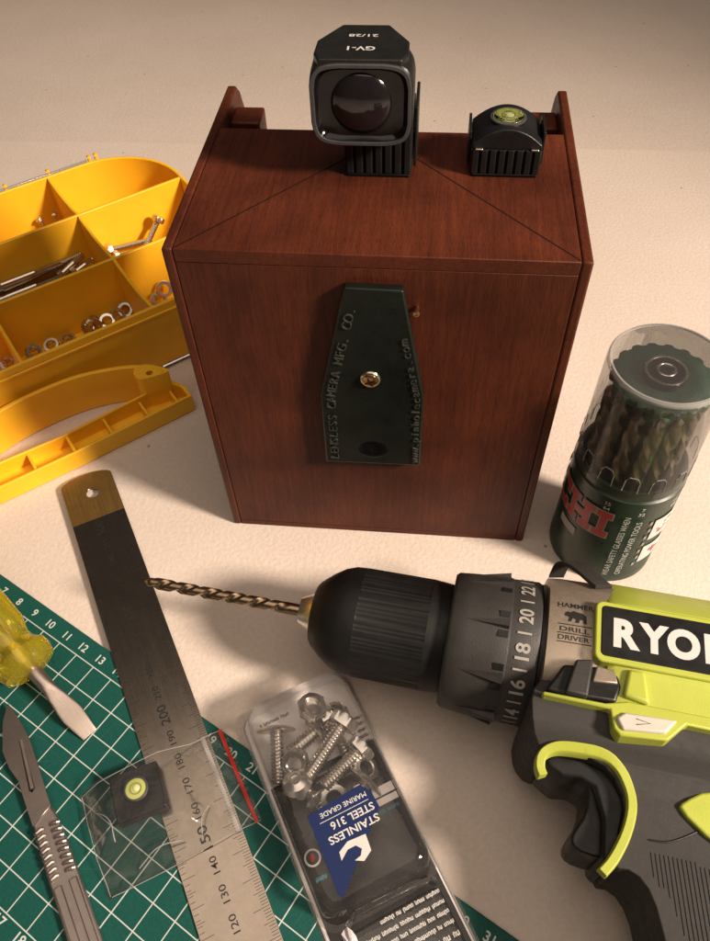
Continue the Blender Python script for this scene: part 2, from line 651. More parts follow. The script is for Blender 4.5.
def side_profile():
    p = [(0, 0), (D, 0), (D, 7.6), (8.3, 7.9), (10.6, 8.1)]
    for k in range(9):
        a = rad(-80 + 160 * k / 8)
        p.append((10.6 + 1.5 * cos(a) * 1.0, 11.7 + 3.61 * sin(a) / sin(rad(80))))
    p += [(9.6, H), (0, H)]
    return p


for s in (0, 1):
    bm = bmesh.new()
    xa = 0 if s == 0 else W - TS
    mx = Matrix(((0, 0, 1, 0), (1, 0, 0, 0), (0, 1, 0, 0), (0, 0, 0, 1)))
    prism(bm, side_profile(), xa, xa + TS, mx)
    obj('side_panel', bm, 'wood_z', pc, 0.09, seg=3)
bm = bmesh.new()
box(bm, TS + .012, W - TS - .012, 0.012, D - 0.02, H - TT, H - 0.006)
top = obj('top_panel', bm, 'wood_y', pc, 0.03)
bm = bmesh.new()
box(bm, TS + .014, W - TS - .014, 0.02, 0.5, 0.02 + 0.36, H - TT - 0.014)
obj('front_panel', bm, 'wood_z', pc, 0.02)
bm = bmesh.new()
box(bm, TS + .012, W - TS - .012, 0.025, D - 0.02, 0.01, 0.362)
obj('bottom_panel', bm, 'wood_y', pc, 0.03)
bm = bmesh.new()
box(bm, TS + .012, W - TS - .012, D - 0.55, D - 0.05, 0.38, H - TT - 0.014)
obj('back_panel', bm, 'wood_z', pc, 0.02)
for x0, x1 in ((TS + .004, 1.55), (W - 1.75, W - TS - .004)):
    bm = bmesh.new()
    box(bm, x0, x1, 9.0, 10.3, 9.5, 14.75)
    obj('film_holder_block', bm, 'wood_z', pc, 0.08)
# field-of-view sight lines cut in the top
bm = bmesh.new()
for a, b in (((0.42, 0.10), (5.9, 6.2)), ((13.02, 0.10), (7.6, 5.9))):
    a, b = Vector((a[0], a[1], H - .004)), Vector((b[0], b[1], H - .004))
    d = (b - a).normalized()
    n = Vector((-d.y, d.x, 0)) * 0.032
    vs = [bm.verts.new(p) for p in (a - n, b - n, b + n, a + n)]
    bm.faces.new(vs)
sl = obj('sight_line', bm, 'groove', top)

# shutter lever on the front face
LV = [(5.80, 14.30), (7.72, 14.27), (8.55, 9.45), (8.56, 5.55), (4.72, 5.48), (4.74, 9.38)]
LEV = Matrix(((1, 0, 0, 0), (0, 0, -1, 0), (0, 1, 0, 0), (0, 0, 0, 1)))     # (x, z) outline standing up, depth towards -y
bm = bmesh.new()
prism(bm, LV, -0.015, 0.36, LEV)
lever = obj('shutter_lever', bm, 'lever', pc, 0.08, seg=3)
bm = bmesh.new()
lathe(bm, [(0.361, 0.58), (0.374, 0.50), (0.369, 0.34), (0.366, 0.05)], 28, LEV @ Matrix.Translation((6.66, 6.42, 0)) @ Matrix.Scale(0.85, 4, (0, 1, 0)))
obj('thumb_dimple', bm, 'black_gloss', lever)
bm = bmesh.new()
lathe(bm, [(0.362, 0.37), (0.41, 0.36), (0.45, 0.32), (0.46, 0.28)], 28, LEV @ Matrix.Translation((6.61, 10.35, 0)))
obj('washer', bm, 'zinc', lever)
bm = bmesh.new()
lathe(bm, [(0.46, 0.30), (0.50, 0.29), (0.55, 0.20), (0.565, 0.05)], 24, LEV @ Matrix.Translation((6.61, 10.35, 0)))
scr = obj('pivot_screw', bm, 'brass', lever)
bm = bmesh.new()
for k in (0, 1):
    mx = LEV @ Matrix.Translation((6.61, 10.35, 0)) @ Matrix.Rotation(rad(25 + 90 * k), 4, 'Z')
    box(bm, -0.19, 0.19, -0.035, 0.035, 0.5465, 0.572 + .001 * k, mx)
obj('cross_slot', bm, 'groove', scr)


def text_on_path(bm, s, path, size, up_left=True):
    """Raised letters one by one along a 2-D path on the lever face."""
    adv = 0
    segs = [(Vector(a), Vector(b)) for a, b in zip(path, path[1:])]
    lens = [(b - a).length for a, b in segs]
    step = sum(lens) / len(s)
    for i, ch in enumerate(s):
        d = (i + 0.5) * step
        j = 0
        while j < len(lens) - 1 and d > lens[j]:
            d -= lens[j]
            j += 1
        a, b = segs[j]
        t = (b - a).normalized()
        n = Vector((-t.y, t.x))
        p = a + t * d
        if ch == ' ':
            continue
        o = Vector((p.x, -0.385, p.y))
        add_text(bm, ch, flat_fn(o, (t.x, 0, t.y), (n.x, 0, n.y), (0, -1, 0)), size, 0.0, depth=0.07)


bm = bmesh.new()
text_on_path(bm, 'LENSLESS CAMERA MFG. CO.', [(5.12, 5.75), (5.14, 9.5), (6.02, 13.6)], 0.48)
text_on_path(bm, 'www.pinholecamera.com', [(8.28, 5.75), (8.26, 9.4), (7.72, 12.3)], 0.46)
stuff(obj('raised_lettering', bm, 'lever_glint', lever, fix=False))
bm = bmesh.new()
lathe(bm, [(-.05, .08), (0.22, 0.08), (0.28, 0.115), (0.34, 0.11), (0.37, 0.05)], 16, LEV @ Matrix.Translation((8.14, 13.35, 0)))
obj('stop_pin', bm, 'copper', pc)

# ------------------------------------------------------------------ optical viewfinder
vf = thing('viewfinder', 'black optical viewfinder with a big lens on top of the mahogany camera', 'viewfinder', (6.1, 4.2, H))
# local: x right, y back, z up, origin on the camera top
bm = bmesh.new()
FW = 2.25


def ribbed(bm, x0, x1, y0, y1, z0, z1, n):
    """Block whose front and back carry upright ribs."""
    pts = []
    step = (x1 - x0) / n
    for i in range(n):
        xa = x0 + i * step
        pts += [(xa + step * .02, y0 + .09), (xa + step * .22, y0), (xa + step * .78, y0), (xa + step * .98, y0 + .09)]
    pts += [(x1, y1), (x0, y1)]
    prism(bm, pts, z0, z1)


ribbed(bm, -0.68, 1.60, 0.28, 2.6, 0.10, 1.75, 7)
obj('foot_block', bm, 'black_plastic', vf, 0.03)
bm = bmesh.new()
box(bm, -0.60, 1.52, 0.22, 2.7, 0.0, 0.10)
obj('shoe_plate', bm, 'black_gloss', vf, 0.02)
bm = bmesh.new()
prism(bm, rrect(1.64, 1.74, 0.7, 2.5, .04), 0.15, 2.2)
obj('lock_tab', bm, 'black_plastic', vf, 0.02)


def frame_ring(hw, hh, y, zc, xc=-0.02, bulge=0.22, n=14, e=0.26):
    """Barrel-sided rectangle outline at depth y."""
    out = []
    for k in range(4 * n):
        t = 2 * pi * (k + .5) / (4 * n)
        c, s = cos(t), sin(t)
        x = math.copysign(abs(c) ** e, c)
        z = math.copysign(abs(s) ** e, s)
        x2 = x * (1 + bulge * 0.40 * (1 - z * z))
        z2 = z * (1 + bulge * 0.45 * (1 - x * x))
        out.append((xc + hw * x2, y, zc + hh * z2))
    return out


bm = bmesh.new()
ZC = 2.74
rings = []
for hw_, hh, y, zc in ((1.46, 1.17, -0.40, ZC), (1.50, 1.22, -0.34, ZC), (1.52, 1.25, 0.0, ZC), (1.53, 1.25, 0.85, ZC), (1.40, 1.22, 1.35, ZC - .04),
                       (0.92, 1.10, 2.20, ZC - .16), (0.82, 0.95, 3.2, ZC - .3), (0.76, .82, 3.35, ZC - .3)):
    rings.append(frame_ring(hw_, hh, y, zc))
inner = [frame_ring(1.36, 1.07, -0.40, ZC), frame_ring(1.34, 1.05, -0.30, ZC), frame_ring(1.30, 1.01, -0.16, ZC), frame_ring(0.5, .5, -0.15, ZC)]
loft(bm, inner[::-1] + rings)
body = obj('finder_body', bm, 'black_plastic', vf, ang=32)
bm = bmesh.new()
a = [frame_ring(1.475, 1.185, -0.39, ZC), frame_ring(1.455, 1.165, -0.44, ZC), frame_ring(1.375, 1.085, -0.44, ZC), frame_ring(1.355, 1.065, -0.38, ZC)]
loft(bm, a, cap=False)
obj('bezel', bm, 'bezel', vf, ang=25)
bm = bmesh.new()
loft(bm, [frame_ring(1.35, 1.06, -0.385, ZC), frame_ring(1.31, 1.02, -0.30, ZC), frame_ring(1.24, .96, -0.23, ZC), frame_ring(0.2, .2, -0.22, ZC)], cap=False)
obj('inner_mask', bm, 'black_gloss', vf)
LM = Matrix.Translation((-0.02, -0.20, ZC)) @ Matrix.Rotation(rad(90), 4, 'X')
bm = bmesh.new()
lathe(bm, [(0.0, 0.98), (0.05, 0.95), (0.14, 0.80), (0.21, 0.58), (0.255, 0.32), (0.27, 0.02)], 40, LM)
obj('lens', bm, 'lens_coat', vf, ang=60)
bm = bmesh.new()
lathe(bm, [(-0.02, 1.02), (0.03, 1.00), (0.03, 0.96), (-0.02, 0.95)], 40, LM, cap=False)
obj('lens_ring', bm, 'black_gloss', vf)
zt = ZC + 1.25 * 1.099 + 0.012
bm = bmesh.new()
prism(bm, [(-1.30, -0.36), (1.24, -0.36), (1.42, 0.10), (1.40, 0.95), (0.72, 2.12), (-0.78, 2.12), (-1.46, 0.95), (-1.48, 0.10)], zt - 0.28, zt)
roof = obj('roof_plate', bm, 'black_plastic', vf, 0.06, seg=3)
bm = bmesh.new()
# lettering on the roof is read from behind the camera


def top_fn(x0, y0):
    return lambda x, y, z: Vector((x0 - x, y0 - y, zt + 0.004))


add_text(bm, 'GV-1', top_fn(-0.05, 0.40), 0.36, 0.02, width=0.86)
add_text(bm, '21/28', top_fn(-0.05, 1.30), 0.25, 0.01, width=0.92)
stuff(obj('lettering', bm, 'label_white', roof))

# ------------------------------------------------------------------ hot-shoe spirit level
lv = thing('spirit_level', 'small black ribbed spirit level with green bubble on the mahogany camera', 'spirit level', (10.83, 4.62, H))
bm = bmesh.new()
ribbed(bm, -1.17, 1.17, 0, 1.9, 0.10, 0.92, 8)
obj('base_block', bm, 'black_plastic', lv, 0.03)
bm = bmesh.new()
box(bm, -1.08, 1.08, -0.03, 1.95, 0.0, 0.10)
obj('shoe_plate', bm, 'black_gloss', lv, 0.02)
for x in (-1.27, 1.17):
    bm = bmesh.new()
    box(bm, x + .005, x + 0.095, 0.5, 1.75, 0.2, 1.32)
    obj('clip_tab', bm, 'black_plastic', lv, 0.02)
bm = bmesh.new()
arch = [(-1.14, 0.925), (1.14, 0.925), (1.14, 1.08)]
for k in range(13):
    x = 1.10 - 2.2 * k / 12
    arch.append((x, 1.10 + 0.50 * (1 - (x / 1.10) ** 2)))
arch.append((-1.14, 1.08))
prism(bm, arch, -1.85, -0.10, Matrix(((1, 0, 0, 0), (0, 0, -1, 0), (0, 1, 0, 0), (0, 0, 0, 1))))
dome = obj('arched_top', bm, 'black_plastic', lv, 0.03, ang=25)
for x in (-0.92, 0.92):
    bm = bmesh.new()
    box(bm, x - .13, x + .13, -0.02, 0.2, 0.915, 0.985)
    obj('corner_clip', bm, 'zinc', lv, 0.025)
mx = Matrix.Translation((0.0, 0.98, 1.565))
bm = bmesh.new()
lathe(bm, [(0, 0.60), (0.05, 0.59), (0.06, 0.52), (0.03, 0.51)], 32, mx, cap=False)
obj('vial_rim', bm, 'bezel', dome)
bm = bmesh.new()
lathe(bm, [(0.0, 0.51), (0.035, 0.50), (0.055, 0.32), (0.06, 0.02)], 32, mx)
vi = obj('vial', bm, 'vial', dome)
bm = bmesh.new()
lathe(bm, [(0.062, 0.235), (0.072, 0.235), (0.072, 0.19), (0.062, 0.19)], 28, mx, cap=False)
obj('centre_ring', bm, 'vial_ring', vi)
bm = bmesh.new()
lathe(bm, [(0.062, 0.15), (0.078, 0.13), (0.086, 0.03)], 20, mx @ Matrix.Translation((0.03, -.02, 0)))
obj('bubble', bm, 'bubble', vi)
bm = bmesh.new()
lathe(bm, [(0.066, 0.505), (0.10, 0.48), (0.125, 0.33), (0.135, 0.02)], 32, mx)
obj('vial_dome', bm, 'dome', dome, ang=60)

# ------------------------------------------------------------------ yellow organiser
TH = rad(39.7)
TBM = Matrix.Translation((-0.38, 14.85, 0)) @ Matrix.Rotation(TH, 4, 'Z')
ob = thing('parts_organiser', 'yellow plastic parts organiser with open compartments and carrying handle', 'organiser', mx=TBM)
LW, DV, HT = 27.7, 15.75, 4.0
WT = 0.20


def back_outline(inset):
    """Floor plan: square front corners, large rounded back corners."""
    r = 4.6
    i = inset
    p = [(-LW + i, i), (-i, i)]
    for k in range(13):
        a = rad(90 * k / 12)
        p.append((-i - (r - i) + (r - i) * cos(a), DV - r + (r - i) * sin(a)))
    for k in range(13):
        a = rad(90 + 90 * k / 12)
        p.append((-LW + i + (r - i) + (r - i) * cos(a), DV - r + (r - i) * sin(a)))
    return p


bm = bmesh.new()
prism(bm, back_outline(0.02), 0.0, 0.28)
obj('floor_pan', bm, 'yellow', ob)
bm = bmesh.new()
prism(bm, back_outline(0.0), 0.02, HT, holes=[back_outline(WT)])
obj('outer_wall', bm, 'yellow', ob, 0.05)
bm = bmesh.new()
prism(bm, [(-LW - .12, -.12), (.12, -.12), (.12, 0.0), (-LW - .12, 0.0)], HT - 0.55, HT - 0.4)
obj('rim_lip', bm, 'yellow', ob, 0.04)
for v in (5.30, 10.52):
    bm = bmesh.new()
    box(bm, -LW + WT, -WT, v - .10, v + .10, 0.28, HT - 0.01)
    obj('long_partition', bm, 'yellow', ob, 0.05)
for va, vb in ((0.2, 5.2), (5.4, 10.42), (10.62, DV - .2)):
    for u in (-6.88, -13.93, -20.85):
        bm = bmesh.new()
        # scooped top edge, lowest in the middle
        n = 12
        pts = [(va, 0.28), (vb, 0.28)]
        for k in range(n + 1):
            f = 1 - k / n
            pts.append((va + (vb - va) * f, HT - 0.03 - 0.28 * sin(pi * f) ** 0.8))
        prism(bm, pts, u - 0.09, u + 0.09, Matrix(((0, 0, 1, 0), (1, 0, 0, 0), (0, 1, 0, 0), (0, 0, 0, 1))))
        obj('divider', bm, 'yellow', ob, 0.04)
for u in (-3.5, -3.95, -6.7, -9.45, -12.2, -15.0):
    bm = bmesh.new()
    tube(bm, [(u, DV - 0.02, HT - 0.15), (u, DV + 0.28, HT - 0.05), (u, DV + 0.32, HT + 0.14), (u, DV + 0.1, HT + 0.16)], 0.11, 10)
    obj('hinge_knuckle', bm, 'yellow', ob)
bm = bmesh.new()
box(bm, -LW + 4.5, -4.15, DV + 0.04, DV + 0.24, HT - 0.06, HT + 0.03)
obj('lid_hinge_strip', bm, 'zip', ob, 0.02)
# carrying handle
bm = bmesh.new()
arc = [(-8.05, -2.85), (-8.55, -2.0), (-9.3, -1.38), (-10.5, -0.85), (-11.6, -0.50), (-12.7, -0.33), (-13.9, -0.30),
       (-15.1, -0.33), (-16.2, -0.50), (-17.3, -0.85), (-18.5, -1.38), (-19.25, -2.0), (-19.75, -2.85)]
arc_s = smooth_open(arc, 2)
inn = []
for i, p in enumerate(arc_s):
    a, b = arc_s[max(i - 1, 0)], arc_s[min(i + 1, len(arc_s) - 1)]
    d = Vector((b[0] - a[0], b[1] - a[1])).normalized()
    inn.append((p[0] + d.y * -0.24 * -1 * -1, p[1] - abs(d.x) * 0.24))
prism(bm, list(arc_s) + inn[::-1], 0.02, 2.4)
obj('handle_arch', bm, 'yellow', ob, 0.05)
for s in (0, 1):
    bm = bmesh.new()
    f = (lambda u: u) if s == 0 else (lambda u: -27.8 - u)
    hub = smooth_closed([(f(-9.5), -2.2), (f(-9.2), -1.65), (f(-8.6), -1.75), (f(-8.0), -2.5), (f(-7.75), -2.95), (f(-8.2), -3.0), (f(-9.3), -2.75)], 2)
    cx = f(-8.72)
    hole = [(cx + .17 * cos(2 * pi * k / 14), -2.52 + .17 * sin(2 * pi * k / 14)) for k in range(14)]
    prism(bm, hub, 0.1, 2.36, holes=[hole])
    obj('handle_hub', bm, 'yellow', ob, 0.04)
bm = bmesh.new()
outer = [(-7.3, -4.02), (-7.3, -3.1), (-8.0, -2.65), (-9.4, -2.55), (-13.9, -2.62), (-18.4, -2.55), (-19.8, -2.65), (-20.5, -3.1), (-20.5, -4.02),
         (-17.5, -4.08), (-13.9, -4.14), (-10.3, -4.08)]
cutp = [(-7.5, -3.86), (-7.5, -3.18), (-8.1, -2.82), (-9.45, -2.71), (-13.9, -2.78), (-18.35, -2.71), (-19.7, -2.82), (-20.3, -3.18), (-20.3, -3.86),
        (-17.5, -3.92), (-13.9, -3.98), (-10.3, -3.92)]
prism(bm, outer, 0.02, 1.10, holes=[cutp])
for v in bm.verts:
    if v.co.z > 1 and v.co.y > -3.0 and -20.2 < v.co.x < -7.6:
        e = max(0.0, (v.co.x + 10.0) / 2.7, (-17.8 - v.co.x) / 2.7)
        v.co.z += 0.75 * min(1, e)
obj('handle_grip', bm, 'yellow', ob, 0.05)
bm = bmesh.new()
prism(bm, cutp, 0.03, 0.34)
obj('grip_floor', bm, 'yellow', ob)
for u in (-8.1, -9.75, -11.75, -13.75, -15.75, -17.75, -19.6):
    bm = bmesh.new()
    box(bm, u - .07, u + .07, -3.90, -2.74 if -19 < u < -9 else -2.86, 0.34, 1.02)
    obj('grip_rib', bm, 'yellow', ob, 0.03)
for f in ((lambda u: u), (lambda u: -27.8 - u)):
    bm = bmesh.new()
    tube(bm, [(f(-7.9), -2.35, 2.12), (f(-4.9), -2.35, 2.12)], 0.16, 14)
    obj('hinge_pin', bm, 'steel', ob)
    bm = bmesh.new()
    prism(bm, [(min(f(-5.1), f(-4.75)), -2.65), (max(f(-5.1), f(-4.75)), -2.65), (max(f(-5.1), f(-4.75)), -0.004), (min(f(-5.1), f(-4.75)), -0.004)], 1.2, 2.6)
    obj('handle_bracket', bm, 'yellow', ob, 0.05)


# ------------------------------------------------------------------ fasteners
def thread_profile(z0, z1, r, pitch=0.125):
    pr = []
    z = z0
    i = 0
    while z < z1 - 0.03:
        pr.append((z, r if i % 2 else r * 0.80))
        z += pitch / 2
        i += 1
    pr += [(z1 - 0.02, r * 0.84), (z1, r * 0.7)]
    return pr


def hexring(r, z, ch=1.0):
    return [(r * ch * cos(rad(60 * k)), r * ch * sin(rad(60 * k)), z) for k in range(6)]


def hex_head(bm, r, h, socket=False):
    """Hexagonal head with a chamfered top from z=0 (bearing face) down to -h."""
    n = 36

    def rr(k, f):
        t = 2 * pi * k / n
        a = (t % (pi / 3)) - pi / 6
        hx = r * cos(pi / 6) / cos(a)
        return min(hx, r * f)
    rings = []
    for z, f in ((0, 0.97), (-0.03, 1.0), (-h + 0.07, 1.0), (-h, 0.86)):
        rings.append([(rr(k, f) * cos(2 * pi * k / n), rr(k, f) * sin(2 * pi * k / n), z) for k in range(n)])
    if socket:
        for f, z in ((0.55, -h), (0.5, -h + .03), (0.48, -h + 0.22)):
            rings.append([(r * f * cos(2 * pi * k / n), r * f * sin(2 * pi * k / n), z) for k in range(n)])
    loft(bm, rings)


def bolt(name, label, cat, group, head, direction_from, to, rs, hr, hh, kind='hex', mat='steel', threaded=0.0):
    """Head at direction_from (bearing face), shank to the second point."""
    a, b = Vector(direction_from), Vector(to)
    L = (b - a).length
    t = thing(name, label, cat, group=group, mx=align(a, b))
    bm = bmesh.new()
    if kind == 'hex':
        hex_head(bm, hr, hh)
    elif kind == 'socket':
        hex_head(bm, hr, hh, True)
    elif kind == 'dome':
        lathe(bm, [(0.0, hr * .98), (-0.04, hr), (-hh * .6, hr * .8), (-hh * .9, hr * .45), (-hh, hr * .42), (-hh * .55, hr * .36), (-hh * .5, 0.02)], 28)
    elif kind == 'sink':
        lathe(bm, [(0.02, rs), (0.0, hr * .96), (-0.03, hr), (-0.09, hr * .95), (-.17, hr * .7), (-.22, hr * .35), (-.14, hr * .3), (-.13, .02)], 32)
    obj('head', bm, mat, t, ang=28)
    bm = bmesh.new()
    st = 0.002
    if threaded:
        lathe(bm, [(st, rs * .98), (L * threaded, rs * .98)], 20, cap=True)
        lathe(bm, thread_profile(L * threaded, L, rs * .97), 20)
    else:
        lathe(bm, thread_profile(st, L, rs), 20)
    obj('shank', bm, mat, t, ang=20)
    return t


def nut(name, label, group, loc, axis, r, h, mat='zinc', cat='nut', roundish=False):
    t = Matrix.Translation(Vector(loc)) @ Vector(axis).to_track_quat('Z', 'Y').to_matrix().to_4x4()
    bm = bmesh.new()
    n = 36
    rings = []

    def rr(k, f):
        if roundish:
            return r * f
        a = ((2 * pi * k / n) % (pi / 3)) - pi / 6
        return min(r * cos(pi / 6) / cos(a), r * f)
    for z, f in ((-h / 2, 0.88), (-h / 2 + .05, 1.0), (h / 2 - .05, 1.0), (h / 2, 0.88)):
        rings.append([(rr(k, f) * cos(2 * pi * k / n), rr(k, f) * sin(2 * pi * k / n), z) for k in range(n)])
    for z, f in ((h / 2, .60), (h / 2 - .05, .52), (-h / 2 + .05, .52), (-h / 2, .60)):
        rings.append([(r * f * cos(2 * pi * k / n), r * f * sin(2 * pi * k / n), z) for k in range(n)])
    rings.append(rings[0])
    loft(bm, rings, cap=False)
    bmesh.ops.remove_doubles(bm, verts=bm.verts[:], dist=1e-4)
    o = obj(name, bm, mat, ang=28)
    place(o, mx=t)
    return tag(o, label, cat, group)


def T(u, v, z):
    return TBM @ Vector((u, v, z))


# long bolts in the middle row, left compartment
rods = [((-13.6, 10.08, 1.40), (-7.6, 10.08, 1.72), .26, .44, 'thickest long bolt lying along the back of the middle left compartment'),
        ((-13.5, 9.55, 1.22), (-8.6, 9.62, 1.18), .18, .36, 'thin long bolt in front of the thickest one, middle left compartment'),
        ((-13.3, 9.05, 1.30), (-9.3, 9.1, 1.25), .17, .35, 'thin bolt nearest the viewer in the middle left compartment'),
        ((-9.1, 9.45, 1.42), (-7.55, 9.7, 1.92), .20, .34, 'short bolt lying slanted across the long bolts'),
        ((-12.6, 9.85, 1.86), (-8.9, 9.75, 1.92), .19, .36, 'bolt lying on top of the thickest long bolt, middle left compartment'),
        ((-8.35, 9.2, 1.35), (-7.15, 9.4, 1.60), .19, .36, 'short bolt against the divider at the end of the long bolts')]
for a, b, rs, hr, lab in rods:
    bolt('bolt', lab, 'bolt', 'bolts in the yellow organiser', None, T(*a), T(*b), rs, hr, .3, 'hex', 'zinc', 0.55)
for k in (4, 5):
    bolt('bolt', ('bolt at the bottom of the heap, hard against the partition' if k == 5 else 'bolt at the bottom of the heap under the thin bolts') + ' of the middle left compartment', 'bolt', 'bolts in the yellow organiser',
         None, T(-12.9 + .2 * (k % 3), 5.95 + .72 * k, .62), T(-8.2 + .15 * (k % 2), 6.0 + .72 * k, .60), .30, .33, .3, 'hex', 'zinc')
bolt('bolt', 'hex bolt sticking up at the box edge out of the middle right compartment', 'bolt',
     'bolts in the yellow organiser', None, T(-2.62, 9.5, 2.34), T(-4.2, 9.2, 0.75), .20, .40, .32, 'hex', 'zinc')
bolt('bolt', 'hex bolt with its head against the divider in the middle right compartment', 'bolt',
     'bolts in the yellow organiser', None, T(-5.85, 9.6, 1.62), T(-3.2, 9.85, 1.05), .19, .40, .30, 'hex', 'zinc')
bolt('bolt', 'bolt lying flat in front of two others in the middle right compartment', 'bolt',
     'bolts in the yellow organiser', None, T(-5.7, 8.95, 1.45), T(-2.6, 9.0, 1.05), .19, .38, .30, 'hex', 'zinc')
bolt('screw', 'small screw standing left of the divider in the rear left compartment', 'screw',
     'screws in the rear left compartment', None, T(-8.40, 15.0, 1.80), T(-8.15, 14.9, 0.35), .12, .24, .14, 'dome', 'zinc')
bolt('screw', 'small screw standing nearest the divider in the rear left compartment', 'screw',
     'screws in the rear left compartment', None, T(-7.40, 15.0, 1.85), T(-7.65, 14.8, 0.35), .12, .24, .14, 'dome', 'zinc')
nl = [((-12.92, 4.55, .75), (.25, -.6, .65), 'hex nut nearest the left divider in the front middle compartment'),
      ((-11.87, 4.6, .64), (-.2, -.3, .9), 'second nut from the left divider in the front middle compartment'),
      ((-10.93, 4.6, .58), (.05, -.1, 1), 'flat nut at the gap in the row of the front middle compartment'),
      ((-9.64, 4.5, .92), (.75, -.6, .35), 'nut standing on edge, first of the right cluster in the front middle compartment'),
      ((-9.02, 4.72, .90), (.8, .1, .5), 'nut standing behind the one on edge in the front middle compartment'),
      ((-8.52, 4.5, .80), (-.1, -.6, .8), 'nut in the middle of the right-hand cluster, front middle compartment'),
      ((-7.83, 4.6, .80), (.3, -.55, .75), 'second last nut before the right divider, front middle compartment'),
      ((-7.25, 4.75, .84), (-.35, -.6, .7), 'nut tucked into the right corner of the front middle compartment')]
for l, ax, lab in nl:
    v = TBM.to_3x3() @ Vector(ax)
    nut('nut', lab, 'nuts in the yellow organiser', T(*l), v, .48, .34)
wl = [((-5.95, 4.55, .62), (.1, .1, 1), 'washer lying flat beside the divider in the front right compartment'),
      ((-5.25, 4.5, .80), (.2, -.5, .8), 'washer leaning on the flat one in the front right compartment'),
      ((-4.72, 4.62, 1.25), (-.3, -.65, .5), 'bright washer standing at the back of the front right compartment'),
      ((-14.4, 4.5, .74), (.1, -.3, 1), 'washer beside the divider in the front left compartment'),
      ((-14.9, 4.5, .90), (.35, -.5, .7), 'washer leaning at the left edge of the picture in the front left compartment')]
for l, ax, lab in wl:
    v = TBM.to_3x3() @ Vector(ax)
    nut('washer', lab, 'washers in the yellow organiser', T(*l), v, .50, .16, 'steel' if 'bright' in lab else 'zinc', 'washer', True)

# ------------------------------------------------------------------ steel ruler
RA = rad(-58.7)
ru = Vector((cos(RA), sin(RA)))
rn = Vector((-ru.y, ru.x))
# local y runs up the ruler towards the hole, local x to the right across it; 140 mm sits at u = 13.52
orig = ru * 13.52 + rn * (-5.64)
RM = Matrix.Translation((orig.x, orig.y, 0)) @ Matrix.Rotation(RA + rad(90), 4, 'Z')
rl = thing('steel_ruler', 'steel ruler with black millimetre marks lying across the green mat', 'ruler', mx=RM)


def mm(m):
    return (m - 140) / 10 * 0.995


hw = 1.245
pts = [(-hw, mm(-4)), (hw, mm(-4)), (hw, 19.0)]
for k in range(1, 12):
    a = rad(180 * k / 12)
    pts.append((hw * cos(a), 19.0 + 0.46 * sin(a)))
pts.append((-hw, 19.0))
hole = [(0.1 + .30 * cos(2 * pi * k / 24), 18.15 + .30 * sin(2 * pi * k / 24)) for k in range(24)]
bm = bmesh.new()
prism(bm, pts, 0.262, 0.330, holes=[hole])
obj('ruler_blade', bm, 'ruler', rl, 0.008, seg=1)
bm = bmesh.new()
pts2 = [(-hw + .004, 16.55), (hw - .004, 16.55), (hw - .004, 18.99)] + [((hw - .004) * cos(rad(180 * k / 12)), 18.99 + 0.46 * sin(rad(180 * k / 12))) for k in range(1, 12)] + [(-hw + .004, 18.99)]
prism(bm, pts2, 0.3302, 0.3322, holes=[[(0.1 + (p[0] - .1) * 1.02, 18.15 + (p[1] - 18.15) * 1.02) for p in hole]])
obj('brassy_end', bm, 'ruler_brass', rl)
bm = bmesh.new()
for m in range(0, 301):
    ln = 0.62 if m % 10 == 0 else (0.42 if m % 5 == 0 else 0.28)
    y = mm(m)
    box(bm, hw - ln, hw - .03, y - .0085, y + .0085, 0.3302, 0.3320)
    if m % 10 == 0 or m % 2 == 0 or m % 5 == 0:
        box(bm, -hw + .03, -hw + ln * .78, y - .0085, y + .0085, 0.3302, 0.3320)
stuff(obj('millimetre_marks', bm, 'print_black', rl))
bm = bmesh.new()
for m in range(10, 301, 10):
    big = m % 50 == 0
    add_text(bm, str(m), flat_fn((-0.06 - (0.02 if big else 0), mm(m), 0.332), (0, 1, 0), (-1, 0, 0)), 0.50 if big else 0.36, 0.012 if big else 0.006, width=0.86 if big else 0.60)
stuff(obj('numerals', bm, 'print_black', rl, fix=False))

# ------------------------------------------------------------------ scalpel
SA = math.atan2(-3.82, 2.85)
SM = Matrix.Translation((-4.36, -13.5, 0.255)) @ Matrix.Rotation(SA - rad(-90), 4, 'Z')
sc = thing('scalpel', 'steel scalpel with a curved blade lying on the green mat', 'scalpel', mx=SM)
# local: -y along the handle, +y towards the blade tip


def s_loc(x, y):
    v = SM.inverted() @ Vector((x, y, 0.255))
    return (v.x, v.y)


bl = [s_loc(*p) for p in ((-7.2, -9.55), (-7.12, -10.3), (-6.7, -11.4), (-6.2, -12.0), (-5.68, -12.42), (-5.45, -12.75), (-4.57, -13.92), (-4.17, -13.14), (-4.45, -12.75), (-5.02, -11.95),
                          (-5.7, -11.0), (-6.3, -10.33))]
slot = [s_loc(*p) for p in ((-6.20, -10.98), (-6.08, -10.90), (-4.98, -12.60), (-5.02, -12.76), (-5.14, -12.72))]
bm = bmesh.new()
prism(bm, bl, 0.28, 0.33, holes=[slot])
obj('blade', bm, 'blade', sc, 0.01, seg=1)
bm = bmesh.new()
a, b = s_loc(-6.13, -10.93), s_loc(-5.06, -12.65)
tube(bm, [(a[0], a[1], 0.31), (b[0], b[1], 0.31)], 0.085, 10)
obj('blade_boss', bm, 'scalpel', sc)
bm = bmesh.new()
hwid = 0.42
prism(bm, [(-0.30, 0.35), (-hwid, -0.1), (-0.50, -1.2), (-0.50, -3.0), (-0.52, -6), (-0.46, -11.5), (-0.3, -12.4), (0.3, -12.4), (0.46, -11.5), (0.52, -6), (0.50, -3.0),
           (0.48, -1.2), (0.40, -0.1), (0.34, 0.25)], 0.0, 0.272)
obj('handle', bm, 'scalpel', sc, 0.07, seg=3)
